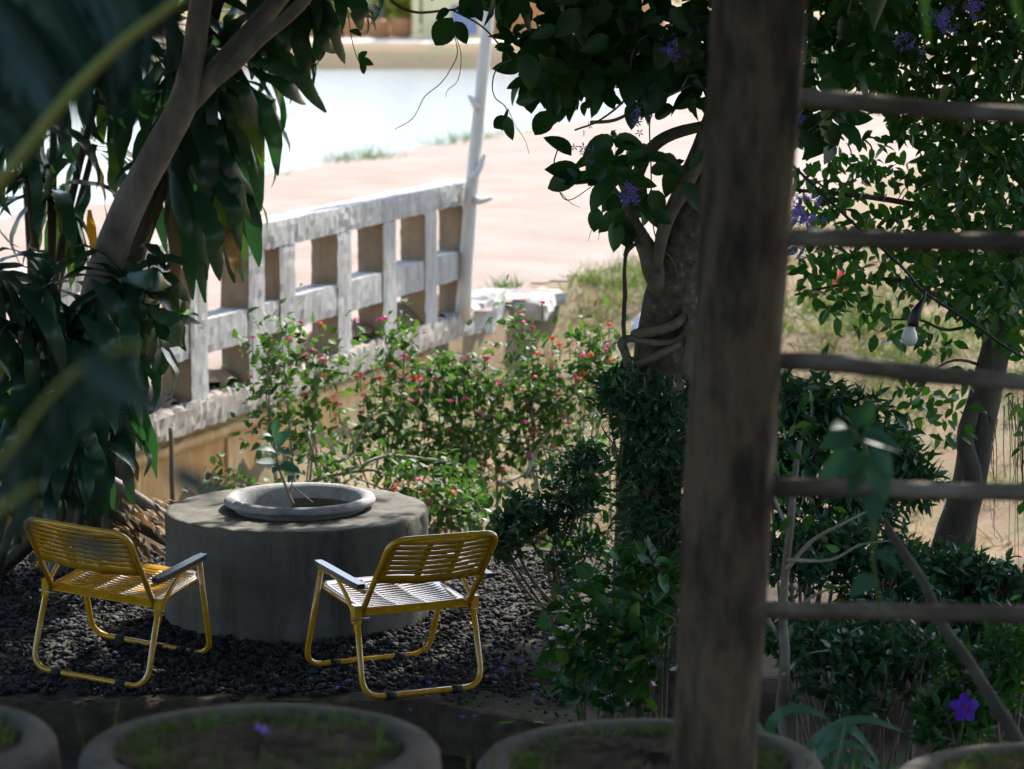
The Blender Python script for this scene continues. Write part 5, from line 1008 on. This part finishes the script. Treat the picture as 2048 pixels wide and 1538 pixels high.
for pts in ([(610, 968), (650, 955), (700, 945), (745, 940), (770, 950), (800, 985)], [(640, 955), (660, 925), (700, 912), (725, 860), (740, 830)], [(720, 945), (735, 925), (780, 912), (850, 918), (920, 930), (990, 960), (1040, 990)], [(640, 960), (625, 900), (612, 860)], [(1000, 970), (1060, 945), (1120, 930), (1170, 905)], [(1050, 955), (1075, 900), (1095, 870)]):
    build('branch_wood', *tube([at(x, y, 12.95 + rng.normal(0, 0.08)) for x, y in pts], (0.011, 0.006), 7, 4, 0.06), 'twig_pale', ar)
N = 500; P = np.stack([rng.uniform(-1.4, 1.2, N), rng.uniform(14.7, 16.8, N), np.zeros(N)], 1); P[:, 2] = hgt(P[:, 0], P[:, 1]) + rng.uniform(0.01, 0.12, N)
li = thing('leaf_litter', (0, 15.5, -0.3), 'brown dry fallen leaves under the lantana', 'leaves'); li['kind'] = 'stuff'
leaves(li, P, rdir(N, -0.3, 0.5), upish(N, 0.6), rng.uniform(0.05, 0.1, N), 'small', 'leaf_dead', 0, fol='dry_leaves')
sk = tag(build('garden_stake', *tube([at(345, 1010, 14.6), at(343, 900, 14.6), at(341, 855, 14.6)], 0.014, 8, 2), 'twig', base=at(345, 1010, 14.6)), 'thin dark upright stake standing before the orange retaining wall', 'stake')

# ------------------------------------------------------------------ palm by the terrace
pm = thing('palm', (-1.7, 4.4, 0.78), 'blurred palm with drooping leaflets and yellow-green stalks at the terrace edge', 'palm')
FB = []
def frond(pts, Y, L, n_, dirs, mt='leaf_palm', w=0.035, r=(0.014, 0.006), first=0.12):
    """stalk through photo pixels with leaflets leaving it along the directions dirs"""
    P = catmull([at(x, y, Y + dy) for x, y, dy in pts], 8); fr = build('frond', *tube(P, r, 8), 'stalk_yellow', pm); FB.append(P[0])
    for k in range(n_):
        t = first + (1 - first) * k / n_; i = int(t * (len(P) - 1)); q = P[i]
        for dv in dirs:
            d = np.array(dv, float) + rng.normal(0, 0.10, 3); d /= np.linalg.norm(d)
            LL = L * (0.75 + 0.4 * math.sin(math.pi * t)) * rng.uniform(0.8, 1.1); V, F = [], []; c = q.copy(); dd = d.copy(); n0 = np.cross(d, [rng.normal(0.2, 0.3), 0.9, 0.3]); n0 /= np.linalg.norm(n0); ms = 7
            for j in range(ms + 1):
                u = j / ms; ww = w / 2 * (0.5 + 0.5 * min(1, u / .2)) * max(0.04, 1 - u ** 2.2)
                V += [c - n0 * ww, c + np.array([0, 0.004, 0]), c + n0 * ww]; c = c + dd * LL / ms; dd = dd + np.array([0, 0, -0.10]); dd /= np.linalg.norm(dd)
            for j in range(ms): F += [(3 * j, 3 * j + 1, 3 * j + 4, 3 * j + 3), (3 * j + 1, 3 * j + 2, 3 * j + 5, 3 * j + 4)]
            build('leaflet', V, F, mt, fr)
frond([(-300, 760, 0.1), (-120, 520, 0.05), (0, 365, 0), (130, 200, 0), (240, 90, 0), (350, 5, 0), (440, -70, 0)], 3.6, 0.30, 26, [(-0.45, 0.15, 0.75)], r=(0.012, 0.008), first=0.3)
frond([(-300, 1180, 0.1), (-120, 1040, 0.05), (0, 925, 0), (80, 815, 0), (150, 745, 0), (220, 705, 0), (300, 690, 0)], 2.6, 0.085, 8, [(-0.1, 0.1, -1), (0.25, 0, -0.9)], r=(0.005, 0.002), w=0.022, first=0.3)
frond([(-300, 1260, 0.1), (-120, 1120, 0.05), (-20, 1035, 0), (40, 990, 0), (80, 968, 0)], 2.6, 0.05, 3, [(0.1, 0, -1)], r=(0.007, 0.003), w=0.02, first=0.4)
frond([(-300, 300, 0.15), (-120, 60, 0.1), (40, -60, 0.05), (150, -100, 0), (240, -110, 0), (320, -110, 0)], 3.9, 0.26, 30, [(-0.1, 0, -1), (0.12, 0.1, -1)], first=0.15, w=0.04)
for b_, t_, Y in (((150, 700), (345, 835), 2.4), ((330, 935), (455, 1000), 2.2), ((120, 1075), (260, 1110), 2.0)):
    leaf_px(pm, b_, t_, Y, 'lance', 'leaf_palm', (0.1, -0.9, 0.5), 0.0, 'leaflet')
for k, z in enumerate((0.0, 0.02, 0.04, 0.06)):
    build('stalk', *tube([(-1.7 + 0.03 * k, 4.4 - 0.05 * k, 0.78), (-1.66, 4.3 - 0.1 * k, 1.2), FB[k]], (0.025, 0.014), 8, 4), 'stalk_yellow', pm)
pr = thing('palm', (2.1, 3.3, 0.78), 'palm right of the fence, two bright green leaflet tips hanging into view', 'palm')
build('stalk', *tube([(2.1, 3.3, 0.78), (2.05, 3.8, 2.2), (1.6, 4.6, 3.35), (0.95, 5.0, 3.42), (0.35, 5.05, 3.38)], (0.03, 0.008), 8, 5), 'stalk_yellow', pr)
def hang(parent, x0, x1, x2, y2, Y, w, mt):
    V, F = [], []; pts = catmull([at(x0, -560, Y), at((x0 + x1) / 2, -250, Y), at(x1, -20, Y), at(x2, y2, Y)], 5); n_ = len(pts)
    for i, q in enumerate(pts): ww = w / 2 * max(0.03, 1 - (i / (n_ - 1)) ** 3); V += [q - [ww, 0, 0], q + [0, 0.004, 0], q + [ww, 0, 0]]
    for i in range(n_ - 1): F += [(3 * i, 3 * i + 1, 3 * i + 4, 3 * i + 3), (3 * i + 1, 3 * i + 2, 3 * i + 5, 3 * i + 4)]
    build('leaflet', V, F, mt, parent)
hang(pr, 1800, 1846, 1858, 95, 4.2, 0.024, 'leaf_blade'); hang(pr, 1960, 2025, 2052, 80, 4.2, 0.024, 'leaf_blade'); hang(pr, 1650, 1640, 1650, -60, 4.25, 0.026, 'leaf_blade'); hang(pr, 2080, 2130, 2150, 120, 4.15, 0.026, 'leaf_blade'); hang(pr, 1500, 1480, 1490, -120, 4.25, 0.026, 'leaf_blade')

# ------------------------------------------------------------------ string light
sl = thing('string_light', at(1820, 650, 8.6), 'black garden light cable with one pale unlit bulb before the small-leaved tree', 'string light')
build('cable', *tube([at(1500, 250, 8.7), at(1600, 345, 8.65), at(1700, 440, 8.6), at(1800, 530, 8.6), at(1850, 585, 8.6), at(1950, 650, 8.6), at(2060, 722, 8.6), at(2300, 830, 8.7)], 0.0055, 7, 5), 'socket_black', sl)
sc_ = at(1838, 610, 8.58)
build('socket', *tube([at(1850, 583, 8.6), at(1846, 600, 8.58), at(1832, 625, 8.57), at(1826, 652, 8.57)], [0.005, 0.007, 0.018, 0.019], 12, 3), 'socket_black', sl)
bc = at(1819, 674, 8.57); V, F = lathe([(0.0165, 0.036), (0.018, 0.028), (0.026, 0.008), (0.0285, -0.004), (0.026, -0.016), (0.016, -0.027), (0.004, -0.031)], bc, 20)
build('bulb', V, F + [tuple(range(120, 140))], 'bulb_glass', sl)

# ------------------------------------------------------------------ fallen flowers and leaves
def fallen(px, py, Y, z, mt, label, grp, r=0.015):
    c = at(px, py, Y); s_ = (z - H) / (c[2] - H); c = np.array([0, 0, H]) + (c - [0, 0, H]) * s_
    mb = MB(); mb.add(*star(c + [0, 0, 0.006], r, mt, [rng.normal(0, .3), rng.normal(0, .3) - .3, 1], 5, 0.5)); mb.add(*tube([c, c + [0.004, 0, 0.012]], 0.002, 5))
    tag(mb.obj('fallen_flower', mt, base=tuple(c)), label, 'flower', grp)
for px, py in ((1040, 1322), (1068, 1392), (1110, 1362), (675, 1378), (820, 1422), (1072, 1300), (950, 1435), (925, 1437), (1005, 1340), (990, 1368), (858, 1368), (1075, 1372)):
    fallen(px, py, 10, 0.032 if px > 900 else 0.03, 'petal_purple', 'small fallen purple flower lying on the gravel bed', 'fallen purple flowers')
fallen(523, 1465, 5.9, R1[2] + 0.012, 'petal_purple', 'fallen purple flower on the soil of the ring planter', None, 0.022)
def fleaf(px, py, z, mt, label, L=0.06):
    c = at(px, py, 10); c = np.array([0, 0, H]) + (c - [0, 0, H]) * ((z - H) / (c[2] - H)); tv, tf = TPL['small'][int(rng.integers(0, 3))]; a_ = rng.uniform(0, 6.28)
    M = frames(np.array([[math.cos(a_), math.sin(a_), 0.25]]), upish(1, 0.3))[0]
    tag(build('fallen_leaf', (M @ tv.T).T * L + c, tf, mt, base=tuple(c)), label, 'leaf', 'fallen leaves on the gravel')
fleaf(995, 1448, 0.02, 'leaf_blade', 'fresh green leaf fallen near the front of the gravel bed', 0.09)
fleaf(1065, 1447, 0.02, 'leaf_blade', 'small green leaf fallen beside the broad-leaved shrub', 0.05)
for px, py in ((985, 1388), (975, 1350), (945, 1245), (232, 1325), (480, 1300), (1015, 1345), (1060, 1420), (640, 1345)):
    fleaf(px, py, 0.03, 'leaf_dead', 'dry pale brown leaf fallen on the gravel', 0.045)
# low weeds among the lantana stems
wp = [(x, y, float(hgt(x, y))) for x, y in zip(rng.uniform(-1.6, 1.3, 160), rng.uniform(15.0, 18.2, 160))]
tuft(wp, 14, 0.09, 0.2, 'leaf_lantana', 'low green weeds growing under the lantana bushes', 'weeds', lean=0.8, width=2.2)

# moss on the trodden soil in front of the chairs
mx_ = rng.uniform(-1.0, 0.9, 260); my_ = bed_edge(mx_) + np.abs(rng.normal(0, 0.22, 260)) + 0.02
tuft(np.stack([mx_, my_, bed_z(mx_, my_) + 0.004], 1), 10, 0.03, 0.022, 'grass_green', 'short moss and grass on the bare soil at the front of the gravel bed', 'moss', lean=0.9, width=2.0)
